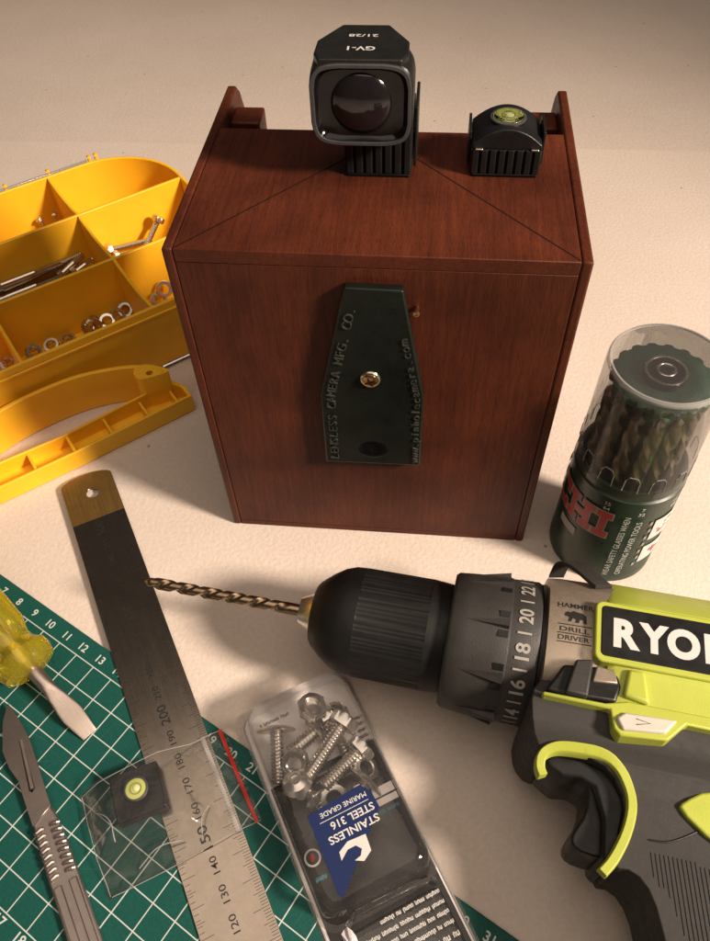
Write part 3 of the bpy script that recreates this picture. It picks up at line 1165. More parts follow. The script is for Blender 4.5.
for x in (-0.27, 0.27):
    bm = bmesh.new()
    box(bm, x - 0.14, x + 0.14, -11.2, -2.55, 0.270, 0.335)
    obj('handle_rail', bm, 'scalpel', sc, 0.05)
for s in (-1, 1):
    for k in range(8):
        bm = bmesh.new()
        y = -0.45 - 0.25 * k
        tube(bm, [(s * 0.14, y - 0.05 * s * 0, 0.27), (s * 0.20, y, 0.33), (s * 0.36, y - .04, 0.33), (s * 0.43, y - .05, 0.27)], 0.075, 8)
        obj('grip_bump', bm, 'scalpel', sc)

# ------------------------------------------------------------------ screwdriver
hb = Vector((-6.28, -8.43, 1.40))
tip = Vector((-3.63, -10.42, 0.33))
ax = (tip - hb).normalized()
DM = Matrix.Translation(hb) @ Matrix((
    (0, 0, 0, 0), (0, 0, 0, 0), (0, 0, 0, 0), (0, 0, 0, 1)))
side = Vector((0, 0, 1)).cross(ax).normalized()
upv = ax.cross(side)
DM = Matrix(((side.x, ax.x, upv.x, hb.x), (side.y, ax.y, upv.y, hb.y), (side.z, ax.z, upv.z, hb.z), (0, 0, 0, 1)))
if DM.to_3x3().determinant() < 0:
    side = -side
    DM = Matrix(((side.x, ax.x, upv.x, hb.x), (side.y, ax.y, upv.y, hb.y), (side.z, ax.z, upv.z, hb.z), (0, 0, 0, 1)))
sd = thing('screwdriver', 'stubby flat screwdriver with clear yellow handle on the green mat', 'screwdriver', mx=DM)
L = (tip - hb).length
bm = bmesh.new()


def ring_rect(y, hx, hz, n=24, e=0.35):
    out = []
    for k in range(n):
        t = 2 * pi * (k + .5) / n
        c, s = cos(t), sin(t)
        out.append((hx * math.copysign(abs(c) ** e, c), y, hz * math.copysign(abs(s) ** e, s)))
    return out


def ring_circ(y, r, n=24):
    return [(r * cos(2 * pi * (k + .5) / n), y, r * sin(2 * pi * (k + .5) / n)) for k in range(n)]


loft(bm, [ring_circ(-2.5, .30), ring_circ(0.35, .30), ring_circ(0.75, .29), ring_rect(1.0, .27, .24, e=.7), ring_rect(1.5, .33, .14), ring_rect(2.1, .41, .10), ring_rect(2.45, .43, .085),
          ring_rect(L - .02, .31, .045), ring_rect(L, .30, .04)])
obj('blade', bm, 'driver', sd, ang=30)
bm = bmesh.new()
hp = [(0.10, 0.45), (0.06, 0.78), (-0.12, 1.10), (-0.45, 1.20), (-0.75, 1.16), (-0.98, 0.98), (-1.15, 0.86), (-1.45, 0.84), (-1.75, 0.95), (-2.05, 1.05), (-4.5, 1.12), (-6.2, 1.12), (-6.9, 1.0), (-7.2, 0.7)]


def flutes(i, t, r):
    if i >= 8 and i < 12:
        f = (t / (pi / 3)) % 1
        return r * (1 - 0.16 * max(0, cos((f - .5) * 2 * pi)) ** 1.5)
    if 2 <= i <= 4:
        return r * (1 - 0.035 * (0.5 + 0.5 * cos(6 * t)))
    return r


lathe(bm, hp, 60, Matrix.Rotation(rad(-90), 4, 'X'), rf=flutes)
for v in bm.verts:
    v.co.z = v.co.z
obj('handle', bm, 'amber', sd, ang=24)

# ------------------------------------------------------------------ bit case
CX, CY = 16.9, 0.40
bc = thing('drill_bit_case', 'round dark green drill bit case with a clear cap behind the drill', 'case', (CX, CY, 0))
RB = 2.24
bm = bmesh.new()
lathe(bm, [(0.0, RB - .12), (0.06, RB), (0.55, RB), (0.60, RB - .02), (5.7, RB - .04), (5.78, RB - .14), (6.15, RB - .16), (6.15, RB - .30), (5.3, RB - .30), (5.3, 0.02)], 64)
obj('case_base', bm, 'case_green', bc)


def cyl_fn(r, a0, z0, vert=False):
    """Wrap flat text round the case: text x runs along the wall, or straight up it."""
    if vert:
        return lambda x, y, z: Vector((r * cos(a0 - y / r), r * sin(a0 - y / r), z0 + x))
    return lambda x, y, z: Vector((r * cos(a0 + x / r), r * sin(a0 + x / r), z0 + y))


rp = RB + 0.012
a_front = rad(-97)
bm = bmesh.new()
add_text(bm, 'WEAR SAFETY GLASSES WHEN', cyl_fn(rp, rad(-94), 2.72, True), 0.34, 0.0, width=4.3)
add_text(bm, 'OPERATING POWER TOOLS', cyl_fn(rp, rad(-81), 2.62, True), 0.34, 0.0, width=3.9)
for ang_, s1, s2 in ((-117, '15', '64'), (-82, '7', '32'), (-45, '13', '64')):
    add_text(bm, s1, cyl_fn(rp - .03, rad(ang_), 5.36), 0.27, 0.008)
    add_text(bm, s2, cyl_fn(rp - .03, rad(ang_), 5.06), 0.27, 0.008)
stuff(obj('lettering', bm, 'print_white', bc, fix=False))


def cyl_rect(bm, a0, a1, z0, z1, r, shear=0):
    n = max(2, int(abs(a1 - a0) / 4) + 1)
    lo, hi = [], []
    for k in range(n + 1):
        a = rad(a0 + (a1 - a0) * k / n)
        lo.append(bm.verts.new((r * cos(a), r * sin(a), z0)))
        hi.append(bm.verts.new((r * cos(a), r * sin(a), z1)))
    for k in range(n):
        bm.faces.new((lo[k], lo[k + 1], hi[k + 1], hi[k]))


# slab letters of the maker's name, read round the wall: H I T A C H I
SC = 1.6


def slab(bm, r, grow):
    st = {'H': [(0, 9, 0, .22), (0, 9, .78, 1), (2.5, 6.5, 0, 1), (12, 21, 0, .22), (12, 21, .78, 1), (14.5, 18.5, 0, 1), (6.5, 14.5, .38, .6)],
          'I': [(0, 10, 0, .22), (0, 10, .78, 1), (3, 7, 0, 1)],
          'T': [(0, 16, .78, 1), (6, 10, 0, 1), (3.5, 12.5, 0, .22), (0, 3, .55, 1), (13, 16, .55, 1)],
          'A': [(2, 5.5, 0, .8), (12.5, 16, 0, .8), (4, 14, .78, 1), (5.5, 12.5, .3, .5), (0, 7, 0, .2), (11, 18, 0, .2)],
          'C': [(0, 4, .1, .9), (2, 16, .78, 1), (2, 16, 0, .22), (13, 16, .6, 1), (13, 16, 0, .35)]}
    wd = {'H': 21 * SC, 'I': 10 * SC, 'T': 16 * SC, 'A': 18 * SC, 'C': 16 * SC}
    a = -108
    for ch in 'IHCATIH':
        a -= wd[ch]
        for k, (p, q, z0, z1) in enumerate(st[ch]):
            cyl_rect(bm, a + p * SC - grow * 20, a + q * SC + grow * 20, 3.25 + 1.60 * z0 - grow, 3.25 + 1.60 * z1 + grow, r + 0.0012 * k)
        a -= 2.5


bm = bmesh.new()
slab(bm, RB + .004, 0.06)
obj('name_outline', bm, 'grey_print', bc, fix=False)
bm = bmesh.new()
slab(bm, RB + .016, 0.0)
obj('name_letters', bm, 'red', bc, fix=False)
bm = bmesh.new()
cyl_rect(bm, -166, -140, 2.3, 2.8, RB + .006)
obj('grey_band', bm, 'grey_print', bc, fix=False)
for z0, z1 in ((3.05, 4.45), (1.35, 2.55)):
    bm = bmesh.new()
    cyl_rect(bm, -62, -28, z0, z1, RB + .006)
    pn = obj('warning_panel', bm, 'label_white', bc, fix=False)
    bm = bmesh.new()
    for k in range(7):
        a = -56 + random.uniform(0, 20)
        zz = z0 + 0.25 + random.uniform(0, z1 - z0 - .6)
        cyl_rect(bm, a, a + random.uniform(3, 9), zz, zz + random.uniform(.08, .22), RB + .010 + .0007 * k)
    obj('warning_drawing', bm, 'red', pn, fix=False)
bm = bmesh.new()
for k in range(7):
    cyl_rect(bm, -68 + 1.2 * (k % 2), -65 + 1.2 * (k % 2), 1.2 + 0.5 * k, 1.42 + 0.5 * k, RB + .006)
obj('edge_marks', bm, 'grey_print', bc, fix=False)
# clear cap
bm = bmesh.new()
lathe(bm, [(5.80, 2.16), (5.84, 2.19), (6.3, 2.17), (10.75, 2.09), (10.92, 2.05), (11.0, 1.97)], 72, cap=False)
lathe(bm, [(11.0, 1.97), (11.02, 1.5), (11.02, 0.02)], 72, cap=False)
cap_o = obj('clear_cap', bm, 'clear', bc, ang=30)
bm = bmesh.new()
lathe(bm, [(10.90, 2.075), (10.98, 2.065), (11.05, 2.0), (11.05, 1.93), (10.98, 1.92)], 72, cap=False)
obj('cap_rim', bm, 'zip', cap_o)
bm = bmesh.new()
for k in range(14):
    a = 2 * pi * k / 14
    pth = []
    for da, z in ((-.13, 6.35), (-.12, 6.95), (-.07, 7.15), (.07, 7.15), (.12, 6.95), (.13, 6.35)):
        r = 2.175 - (z - 6.3) * .017
        pth.append((r * cos(a + da), r * sin(a + da), z))
    tube(bm, pth, 0.022, 6)
obj('cap_ribs', bm, 'zip', cap_o)
# green core, toothed plate, black knob
bm = bmesh.new()
lathe(bm, [(5.32, 1.05), (10.04, 1.0)], 32)
obj('core', bm, 'pale_green', bc)
bm = bmesh.new()


def teeth(i, t, r):
    return r * (1 - 0.055 * (0.5 + 0.5 * math.tanh(4 * sin(18 * t))))


lathe(bm, [(10.02, 1.74), (10.06, 1.82), (10.28, 1.82), (10.34, 1.74)], 216, rf=teeth)
pl = obj('toothed_plate', bm, 'core_green', bc, ang=50)
bm = bmesh.new()
lathe(bm, [(10.32, .74), (10.60, .74), (10.66, .68), (10.66, .58), (10.45, .50), (10.45, .36), (10.68, .34), (10.72, .28), (10.68, .20), (10.5, .16), (10.48, .02)], 48, cap=True)
obj('knob', bm, 'black_gloss', pl, ang=40)
bm = bmesh.new()
lathe(bm, [(10.665, .735), (10.685, .72), (10.685, .66), (10.665, .645)], 48, cap=False)
lathe(bm, [(10.715, .35), (10.73, .33), (10.73, .28), (10.715, .26)], 40, cap=False)
obj('knob_ring', bm, 'zinc', pl)


def twist(bm, L, r, turns, shank=0.0, point=0.35, mx=None, n=28):
    """Twist drill along +Z, cutting tip at z = 0."""
    rings = []
    steps = int(max(24, turns * 22))
    fl = L - shank
    for i in range(steps + 1):
        z = fl * i / steps
        k = min(1, z / point) if point else 1
        a = -2 * pi * turns * i / steps
        fade = 1.0 if z < fl * 0.86 else max(0, (fl - z) / (fl * .14))
        ring = []
        for j in range(n):
            t = 2 * pi * j / n
            c = cos(2 * t)
            dep = 0.46 * max(0, c) ** 0.7 * fade
            rr = r * (0.08 + 0.92 * k) * (1 - dep)
            ring.append((rr * cos(t + a), rr * sin(t + a), z))
        rings.append(ring)
    if shank:
        rings.append([(r * .98 * cos(2 * pi * j / n - 2 * pi * turns), r * .98 * sin(2 * pi * j / n - 2 * pi * turns), L) for j in range(n)])
    loft(bm, rings, mx)


for k, (a, r) in enumerate(((-150, .27), (-123, .25), (-96, .235), (-70, .22), (-44, .20), (-18, .18), (8, .17), (176, .28))):
    lab = ['drill bit third left from the front inside the clear cap', 'thick drill bit second left from the front inside the clear cap',
           'drill bit at the front inside the clear cap', 'drill bit right of the front one, before the pale green core',
           'drill bit at the right front inside the clear cap', 'thin drill bit at the right side inside the clear cap',
           'thinnest drill bit at the far right inside the clear cap', 'thickest drill bit at the far left inside the clear cap'][k]
    bm = bmesh.new()
    twist(bm, 4.35, r * 1.25, 1.35, 0.5, 0.3, Matrix.Rotation(pi, 4, 'X'))
    o = obj('drill_bit', bm, 'bit_steel', ang=30)
    place(o, (CX + 1.48 * cos(rad(a)), CY + 1.48 * sin(rad(a)), 9.75), rad(a))
    tag(o, lab, 'drill bit', 'drill bits in the clear case')

# ------------------------------------------------------------------ cordless drill
DA = rad(-7.2)
AXH = 3.30
DRM = Matrix.Translation((-2.1, -5.19, AXH)) @ Matrix.Rotation(DA, 4, 'Z')
dr = thing('cordless_drill', 'lime green and grey cordless hammer drill lying on its side', 'drill', mx=DRM)
AXM = Matrix.Rotation(rad(90), 4, 'Y')         # local Z of a lathe onto +u
# twist bit held in the chuck
bm = bmesh.new()
twist(bm, 6.95, 0.235, 3.1, 0.9, 0.22, AXM)
o = obj('twist_bit', bm, 'cobalt', ang=32)
place(o, mx=DRM)
tag(o, 'bronze twist drill bit held in the chuck of the cordless drill', 'drill bit')
# chuck
bm = bmesh.new()
lathe(bm, [(6.42, .36), (6.44, .50), (6.95, .78), (7.05, .92), (7.1, .92)], 40, AXM)
ch = obj('chuck_nose', bm, 'steel', dr)
bm = bmesh.new()
pr = [(6.98, .86), (7.0, 1.10), (7.10, 1.24), (7.55, 1.62), (7.95, 1.88), (8.35, 2.02), (8.8, 2.05), (8.85, 2.05), (11.3, 2.06), (11.35, 2.06), (11.75, 2.03), (12.2, 1.98)]


def knurl(i, t, r):
    if 7 <= i <= 8:
        deg = math.degrees(t) % 60
        if 3 < deg < 57:
            return r * (1 - 0.014 * (1 if int(deg / 2) % 2 else 0))
    return r


lathe(bm, pr, 180, AXM, rf=knurl)
obj('chuck_sleeve', bm, 'chuck', dr, ang=20)
# clutch collar with number ring
bm = bmesh.new()
pr = [(12.08, 2.05), (12.10, 2.38), (12.22, 2.48), (12.8, 2.54), (13.6, 2.60), (14.12, 2.62), (14.2, 2.60)]
lathe(bm, pr, 96, AXM)
cl = obj('clutch_collar', bm, 'collar', dr)
bm = bmesh.new()
lathe(bm, [(14.16, 2.50), (14.2, 2.585), (15.12, 2.625), (15.2, 2.58), (15.24, 2.45)], 96, AXM)
rg = obj('number_ring', bm, 'collar', dr)
for k in range(9):
    # raised wedges and the dark notch beside each
    a = rad(40 * k + 8)
    R = Matrix.Rotation(a, 4, 'X')
    bm = bmesh.new()
    vs = [(12.5, -.02, 2.48), (14.12, -0.19, 2.58), (14.12, 0.19, 2.58), (14.12, -0.13, 2.84), (14.12, 0.13, 2.84), (12.7, 0, 2.54)]
    v = [bm.verts.new(R @ Vector((p[0], p[1], p[2]))) for p in vs]
    for f in ((0, 1, 2), (1, 3, 4, 2), (0, 5, 3, 1), (0, 2, 4, 5), (5, 4, 3)):
        bm.faces.new([v[i] for i in f])
    obj('grip_wedge', bm, 'collar', cl)
    bm = bmesh.new()
    for s in (-1, 1):
        box(bm, 13.78, 14.12, s * 0.35 - .12, s * 0.35 + .12, 2.50, 2.618, R)
    obj('notch', bm, 'black_plastic', cl)
bm = bmesh.new()


def ring_fn(u0, a0, r):
    # text runs round the ring (upwards as seen from above), letter tops towards the chuck
    def f(x, y, z):
        a = a0 + x / r
        return Vector((u0 - y, r * sin(a), r * cos(a)))
    return f


nums = ['1', '4', '6', '8', '10', '12', '14', '16', '18', '20', '22', '24']
step = 27
for k, s in enumerate(nums):
    a = rad(-26 + step * (k - 8))
    add_text(bm, s, ring_fn(14.66, a, 2.632), 0.66, 0.022, width=0.56 if len(s) == 2 else 0.2)
    fn = ring_fn(14.66, a + rad(step / 2), 2.628)
    vs = [bm.verts.new(fn(x, y, 0)) for x, y in ((-.035, -.24), (.035, -.24), (.035, .24), (-.035, .24))]
    bm.faces.new(vs)
stuff(obj('numerals', bm, 'grey_print', rg, fix=False))
bm = bmesh.new()
lathe(bm, [(15.22, 2.40), (15.24, 2.56), (15.36, 2.58), (15.42, 2.5)], 72, AXM)
obj('collar_seal', bm, 'black_plastic', dr)


def sup(u, hv, hz, vc=0.0, e=2.6, n=56):
    out = []
    for k in range(n):
        t = 2 * pi * (k + .5) / n
        c, s = cos(t), sin(t)
        out.append((u, vc + hv * math.copysign(abs(c) ** (2 / e), c), hz * math.copysign(abs(s) ** (2 / e), s)))
    return out


bm = bmesh.new()
loft(bm, [sup(15.36, 2.5, 2.55), sup(15.40, 2.62, 2.68), sup(15.8, 2.66, 2.74), sup(17.2, 2.68, 2.80), sup(18.2, 2.66, 2.80), sup(18.4, 2.5, 2.6)])
gc = obj('gear_case', bm, 'gearcase', dr)
# motor housing: lime shell
bm = bmesh.new()


def facet(u, s=1.0, vt=2.75, vb=-2.75, hz=2.95):
    """Flat-sided section with chamfered top and bottom."""
    a = [(vt * s, 0.0), (vt * s, 1.15), (vt * s * .86, 1.9), (1.45, hz - .28), (1.0, hz), (-1.25, hz), (-1.4, hz - .10), (vb * s * .96, hz - .16), (vb * s, hz - .6), (vb * s, 0)]
    ring = [(u, p[0], p[1] * (s if p[1] < hz - .7 else 1)) for p in a]
    ring += [(u, p[0], -p[1] * (s if p[1] < hz - .7 else 1)) for p in a[-2:0:-1]]
    return ring


loft(bm, [facet(17.35, .96, hz=2.80), facet(17.55, 1.0, hz=2.92), facet(18.5), facet(24.0), facet(25.2, .97, hz=2.85), facet(26.2, .82, hz=2.5), facet(26.6, .6, hz=2.0)])
mh = obj('motor_housing', bm, 'lime', dr, 0.12, ang=40, seg=3)
# raised lime surround and black name plate
z0 = 2.93
bm = bmesh.new()
prism(bm, rrect(16.86, 24.4, -1.30, 0.92, 0.28), z0 - 0.5, z0 + 0.14)
sr = obj('plate_surround', bm, 'lime', dr, 0.07, seg=3)
bm = bmesh.new()
prism(bm, rrect(17.06, 24.2, -1.11, 0.74, 0.16), z0 + 0.10, z0 + 0.165)
npl = obj('name_plate', bm, 'label_black', dr, 0.03)
bm = bmesh.new()
zz = z0 + 0.169
for ch_, ua, ub in (('R', 17.45, 18.29), ('Y', 18.26, 19.22), ('O', 19.15, 20.18), ('B', 20.32, 21.16), ('I', 21.34, 21.56)):
    fn = flat_fn(((ua + ub) / 2, -0.195, zz + (0.001 if ch_ == 'Y' else 0)), (1, 0, 0), (0, 1, 0))
    add_text(bm, ch_, fn, 1.36, 0.050, width=ub - ua)
obj('brand_lettering', bm, 'label_white', npl, fix=False)
# dark overmould below the motor and behind the trigger, with the lime edging above it
bm = bmesh.new()
om = [(15.02, -2.55), (15.42, -1.9), (24.6, -1.9), (25.6, -3.2), (25.3, -4.6), (24.2, -6.0), (23.7, -8.2), (24.1, -10.5), (24.6, -13.2), (20.5, -14.2), (19.8, -10.5), (19.3, -8.6),
      (19.0, -7.5), (18.5, -6.95), (17.85, -7.0), (18.05, -6.1), (18.25, -5.1), (17.75, -4.25), (16.95, -4.0), (16.1, -4.0), (15.55, -4.1), (15.18, -3.6)]


def flank(v):
    """Half thickness of the overmould: full by the motor, slimmer down the handle."""
    p = [(-1.0, 2.5), (-2.9, 2.5), (-3.4, 2.34), (-4.0, 1.86), (-4.6, 1.62), (-6.0, 1.55), (-8.0, 1.55), (-11.0, 1.65), (-13.0, 2.0), (-15.0, 2.4)]
    for (a, x), (b, y) in zip(p, p[1:]):
        if b <= v <= a:
            return x + (y - x) * (a - v) / (a - b)
    return 2.5


prism(bm, smooth_closed(om, 1), -2.52, 2.52)
for v in (-2.9, -3.4, -3.7, -4.0, -4.3, -4.6, -6.0, -8.0, -11.0, -13.0):
    bmesh.ops.bisect_plane(bm, geom=bm.verts[:] + bm.edges[:] + bm.faces[:], plane_co=(0, v, 0), plane_no=(0, 1, 0))
for v in bm.verts:
    v.co.z = math.copysign(flank(v.co.y), v.co.z)
ov = obj('overmould', bm, 'over', dr, 0.45, seg=5, ang=50)
for s in (1, -1):
    bm = bmesh.new()
    prism(bm, [(15.36, -2.72), (17.45, -2.76), (17.55, -3.36), (17.75, -3.55), (19.15, -3.42), (19.72, -2.80), (24.6, -2.9), (24.6, -2.4), (18.0, -2.4), (17.3, -2.60), (15.36, -2.60)],
          1.9 if s > 0 else -2.86, 2.86 if s > 0 else -1.9)
    obj('lime_edging', bm, 'lime', dr, 0.06)
bm = bmesh.new()
prism(bm, [(17.60, -3.05), (17.86, -2.82), (19.44, -2.76), (19.08, -3.25), (17.80, -3.40)], 2.2, 2.98)
bt = obj('direction_button', bm, 'button', dr, 0.08, seg=3)
bm = bmesh.new()
tube(bm, [(18.20, -2.98, 2.985), (18.62, -3.05, 2.985), (18.20, -3.16, 2.985)], 0.015, 6)
obj('arrow_mark', bm, 'collar', bt)
bm = bmesh.new()
prism(bm, [(17.95, -1.36), (18.48, -1.36), (18.62, -2.44), (17.80, -2.30)], 2.6, 3.02)
obj('housing_boss', bm, 'lime', mh, 0.12, seg=3)
# mode lever
bm = bmesh.new()
prism(bm, [(15.45, -2.52), (15.95, -1.55), (17.30, -1.38), (17.68, -1.62), (17.78, -1.98), (17.62, -2.52), (16.1, -2.58)], 2.2, 2.86)
ml = obj('mode_lever_base', bm, 'black_plastic', dr, 0.10, seg=3)
bm = bmesh.new()
prism(bm, [(16.02, -2.56), (16.30, -1.40), (16.85, -1.30), (16.72, -2.60)], 2.5, 3.08)
obj('mode_lever', bm, 'collar', ml, 0.08, seg=3)
bm = bmesh.new()
prism(bm, [(16.86, -2.0), (16.98, -1.42), (17.56, -1.50), (17.66, -1.92)], 2.6, 2.93)
obj('mode_tab', bm, 'gearcase', ml, 0.05)
# printed HAMMER DRILL DRIVER and bear
bm = bmesh.new()


def gz(u, v):
    # height of the gear case flank at v
    hv, e = 2.67, 2.6
    hz = 2.74 + 0.06 * (u - 15.8) / 1.4 if u > 15.8 else 2.74 - 0.06 * (15.8 - u) / 0.4
    return hz * max(0, 1 - (abs(v) / hv) ** e) ** (1 / e) + 0.010


def gfn(u0, v0):
    return lambda x, y, z: Vector((u0 + x, v0 + y, gz(u0 + x, v0 + y)))


add_text(bm, 'HAMMER', gfn(16.26, 0.70), 0.27, 0.010, width=1.18)
add_text(bm, 'DRILL', gfn(16.26, -0.22), 0.24, 0.010, width=0.98)
add_text(bm, 'DRIVER', gfn(16.24, -0.53), 0.24, 0.010, width=1.02)
for v in (-0.05, -0.375, -0.69):
    ps = []
    for k in range(9):
        ps.append((15.70 + 1.12 * k / 8))
    for a, b in zip(ps, ps[1:]):
        q = [bm.verts.new((x, y, gz(x, y))) for x, y in ((a, v - .016), (b, v - .016), (b, v + .016), (a, v + .016))]
        bm.faces.new(q)
bear = [(15.90, .28), (15.93, .40), (16.02, .46), (16.08, .42), (16.2, .50), (16.34, .46), (16.5, .44), (16.62, .34), (16.64, .06), (16.54, .06), (16.52, .18), (16.42, .2),
        (16.38, .06), (16.26, .06), (16.28, .18), (16.18, .22), (16.12, .08), (16.02, .08), (16.06, .24)]
bm2 = bmesh.new()
prism(bm2, bear, 0, 0.01)
vv = [v for v in bm2.verts]
vmap = {v: bm.verts.new((v.co.x, v.co.y, gz(v.co.x, v.co.y))) for v in vv if v.co.z > 0.005}
for f in bm2.faces:
    if all(v in vmap for v in f.verts):
        bm.faces.new([vmap[v] for v in f.verts])
bm2.free()
obj('printed_mark', bm, 'print_black', gc, fix=False)
# trigger and its lime surround
bm = bmesh.new()
guard = [(15.55, -5.30), (15.42, -5.05), (15.44, -4.70), (15.75, -4.45), (16.3, -4.36), (17.35, -4.34), (17.95, -4.72), (18.28, -5.45), (18.15, -6.35), (17.75, -7.25), (17.42, -7.68)]
gs = smooth_open(guard, 2)
rings = []
for i, p in enumerate(gs):
    a, b = gs[max(i - 1, 0)], gs[min(i + 1, len(gs) - 1)]
    d = Vector((b[0] - a[0], b[1] - a[1])).normalized()
    n = Vector((-d.y, d.x))
    hwd = 0.155 if 0 < i < len(gs) - 1 else 0.14
    ring = []
    for sx, sz in ((-1, -1), (-1, 1), (-.75, 1.045), (.75, 1.045), (1, 1), (1, -1), (.75, -1.045), (-.75, -1.045)):
        ring.append((p[0] + n.x * sx * hwd, p[1] + n.y * sx * hwd, 2.55 * sz))
    rings.append(ring)
bm.free()
bm = bmesh.new()
loft(bm, [[(x + .15, y + .46, flank(y + .46) + (0.17 if z > 2.6 else (0.09 if z > 0 else -.25))) for x, y, z in r_] for r_ in rings])
obj('trigger_surround', bm, 'lime', dr, 0.05, ang=50)
bm = bmesh.new()
tr = [(15.80, -3.95), (15.92, -4.28), (16.42, -4.44), (16.92, -4.24), (17.22, -4.62), (17.16, -5.40), (16.84, -5.95), (16.72, -6.25), (16.88, -6.52), (17.62, -6.62), (18.0, -6.4), (18.3, -5.4),
      (18.1, -4.5), (17.2, -4.0)]
prism(bm, [(x + .02, y - .06) for x, y in smooth_closed(tr, 1)], -0.95, 0.95)
obj('trigger', bm, 'black_plastic', dr, 0.28, seg=4, ang=50)
bm = bmesh.new()
prism(bm, [(15.72, -4.22), (16.05, -3.96), (17.0, -3.96), (17.8, -4.18), (18.30, -5.05), (18.12, -6.1), (17.88, -6.95), (17.62, -6.75), (17.62, -5.6), (17.35, -4.72), (16.9, -4.52), (16.35, -4.62)], -1.32, 1.32)
obj('trigger_recess', bm, 'black_plastic', dr, 0.10, seg=2, ang=50)
# lime flash on the handle, rear
for s in (1, -1):
    bm = bmesh.new()
    prism(bm, smooth_closed([(19.7, -4.98), (19.9, -4.72), (20.6, -4.25), (21.6, -4.2), (22.0, -4.6), (21.45, -5.95), (20.75, -5.8)], 1), 1.30 if s > 0 else -1.76, 1.76 if s > 0 else -1.30)
    obj('handle_flash', bm, 'lime', dr, 0.08, seg=3)
# fine ribs of the rubber grip


def grip_left(v):
    p = [(-7.0, 18.5), (-7.4, 18.95), (-7.9, 19.25), (-8.6, 19.5), (-10.5, 19.9), (-14.2, 20.6)]
    for (a, x), (b, y) in zip(p, p[1:]):
        if b <= v <= a:
            return x + (y - x) * (a - v) / (a - b)
    return 18.5 if v > -7 else 20.6


for k in range(52):
    u0 = 17.9 + 0.125 * k
    pts = []
    for j in range(29):
        v = -6.35 - 0.22 * j - (0.10 if k > 19 else 0)
        u = u0 + 0.13 * (-6.72 - v)
        if grip_left(v) + 0.42 < u < 23.3:
            pts.append((u, v, flank(v) - .024))
    if len(pts) > 3:
        bm = bmesh.new()
        tube(bm, pts, 0.052, 6)
        obj('grip_rib', bm, 'over', ov)
bm = bmesh.new()
tube(bm, smooth_open([(18.7, -6.02, 1.48), (18.95, -6.02, 1.545), (19.45, -5.98, 1.55), (19.95, -5.72, 1.565), (20.45, -5.38, 1.58)], 2), 0.035, 8)
obj('mould_seam', bm, 'black_plastic', ov)
# bit clip strap on top of the gear case
bm = bmesh.new()
pts = smooth_open([(15.75, 2.70, 1.2), (15.85, 2.90, 1.9), (16.2, 2.72, 2.2), (16.6, 2.32, 2.42), (16.9, 1.95, 2.55), (17.2, 1.7, 2.60)], 2)
rings = []
for i, p in enumerate(pts):
    rings.append([(p[0] + du, p[1] + dv, p[2] + dz) for du, dv, dz in ((-.28, -.06, -.06), (.28, .06, -.06), (.28, .12, .08), (-.28, 0.0, .08))])
loft(bm, rings)
obj('bit_clip', bm, 'collar', dr, 0.03, ang=45)
# battery at the foot of the handle
bm = bmesh.new()
prism(bm, [(18.2, -13.6), (25.9, -12.9), (26.2, -14.4), (18.3, -15.2)], -3.2, 3.2)
obj('handle_foot', bm, 'lime', dr, 0.5, seg=3)
bm = bmesh.new()
prism(bm, [(17.9, -15.1), (26.4, -14.3), (26.6, -17.6), (18.0, -18.4)], -3.27, 3.27)
obj('battery', bm, 'over', dr, 0.6, seg=3)

# ------------------------------------------------------------------ blister pack of stainless bolts
BA = rad(-59.1)
bu = Vector((cos(BA), sin(BA)))
bn = Vector((-bu.y, bu.x))
# local x across (to the right), local y towards the top end; u = -y
BM = Matrix(((bn.x, -bu.x, 0, 0), (bn.y, -bu.y, 0, 0), (0, 0, 1, 0.258), (0, 0, 0, 1)))
bp = thing('blister_pack', 'clear plastic blister pack with black card and blue stainless steel sticker', 'package', mx=BM)
XL, XR, UT, UB = -3.02, 1.42, 9.12, 23.2


def q(n, u, z):
    return Vector((n, -u, z))


bm = bmesh.new()
prism(bm, rrect(XL, XR, -UB, -UT, 0.55), 0.0, 0.035)
card = obj('backing_card', bm, 'card_grey', bp)
bm = bmesh.new()
prism(bm, rrect(XL + .12, XR - .12, -UB + .1, -12.05, 0.06), 0.036, 0.045)
obj('black_panel', bm, 'card_black', card)
# flange of clear plastic
bm = bmesh.new()


def dome_ring(ins, z, r=0.6):
    return [(x, y, z) for x, y in rrect(XL + ins, XR - ins, -17.35 + ins * 1.4, -UT - ins, max(.2, r - ins * .5), 7)]


rings = [dome_ring(0.02, 0.05), dome_ring(0.16, 0.07, .65), dome_ring(0.20, 0.6, .65), dome_ring(0.26, 1.45, .7), dome_ring(0.36, 1.62, .75), dome_ring(0.55, 1.70, .8), dome_ring(0.75, 1.70, .8)]
vs = [[bm.verts.new(p) for p in r_] for r_ in rings]
for a, b in zip(vs, vs[1:]):
    for k in range(len(a)):
        j = (k + 1) % len(a)
        bm.faces.new((a[k], a[j], b[j], b[k]))
bm.faces.new(vs[-1])
obj('blister_shell', bm, 'blister', bp, ang=45)
bm = bmesh.new()
prism(bm, rrect(XL - .10, XR + .12, -UB - .1, -UT + .10, 0.6), -0.004, -0.001)
lo = [(x, y, 0.052) for x, y in rrect(XL + .3, XR - .3, -UB + .3, -17.5, 0.3, 5)]
hi = [(x, y, 0.30) for x, y in rrect(XL + .36, XR - .36, -UB + .36, -17.56, 0.3, 5)]
hi2 = [(x, y, 0.36) for x, y in rrect(XL + .46, XR - .46, -UB + .46, -17.66, 0.3, 5)]
loft(bm, [lo, hi, hi2])
obj('lower_film', bm, 'blister', bp, ang=45)
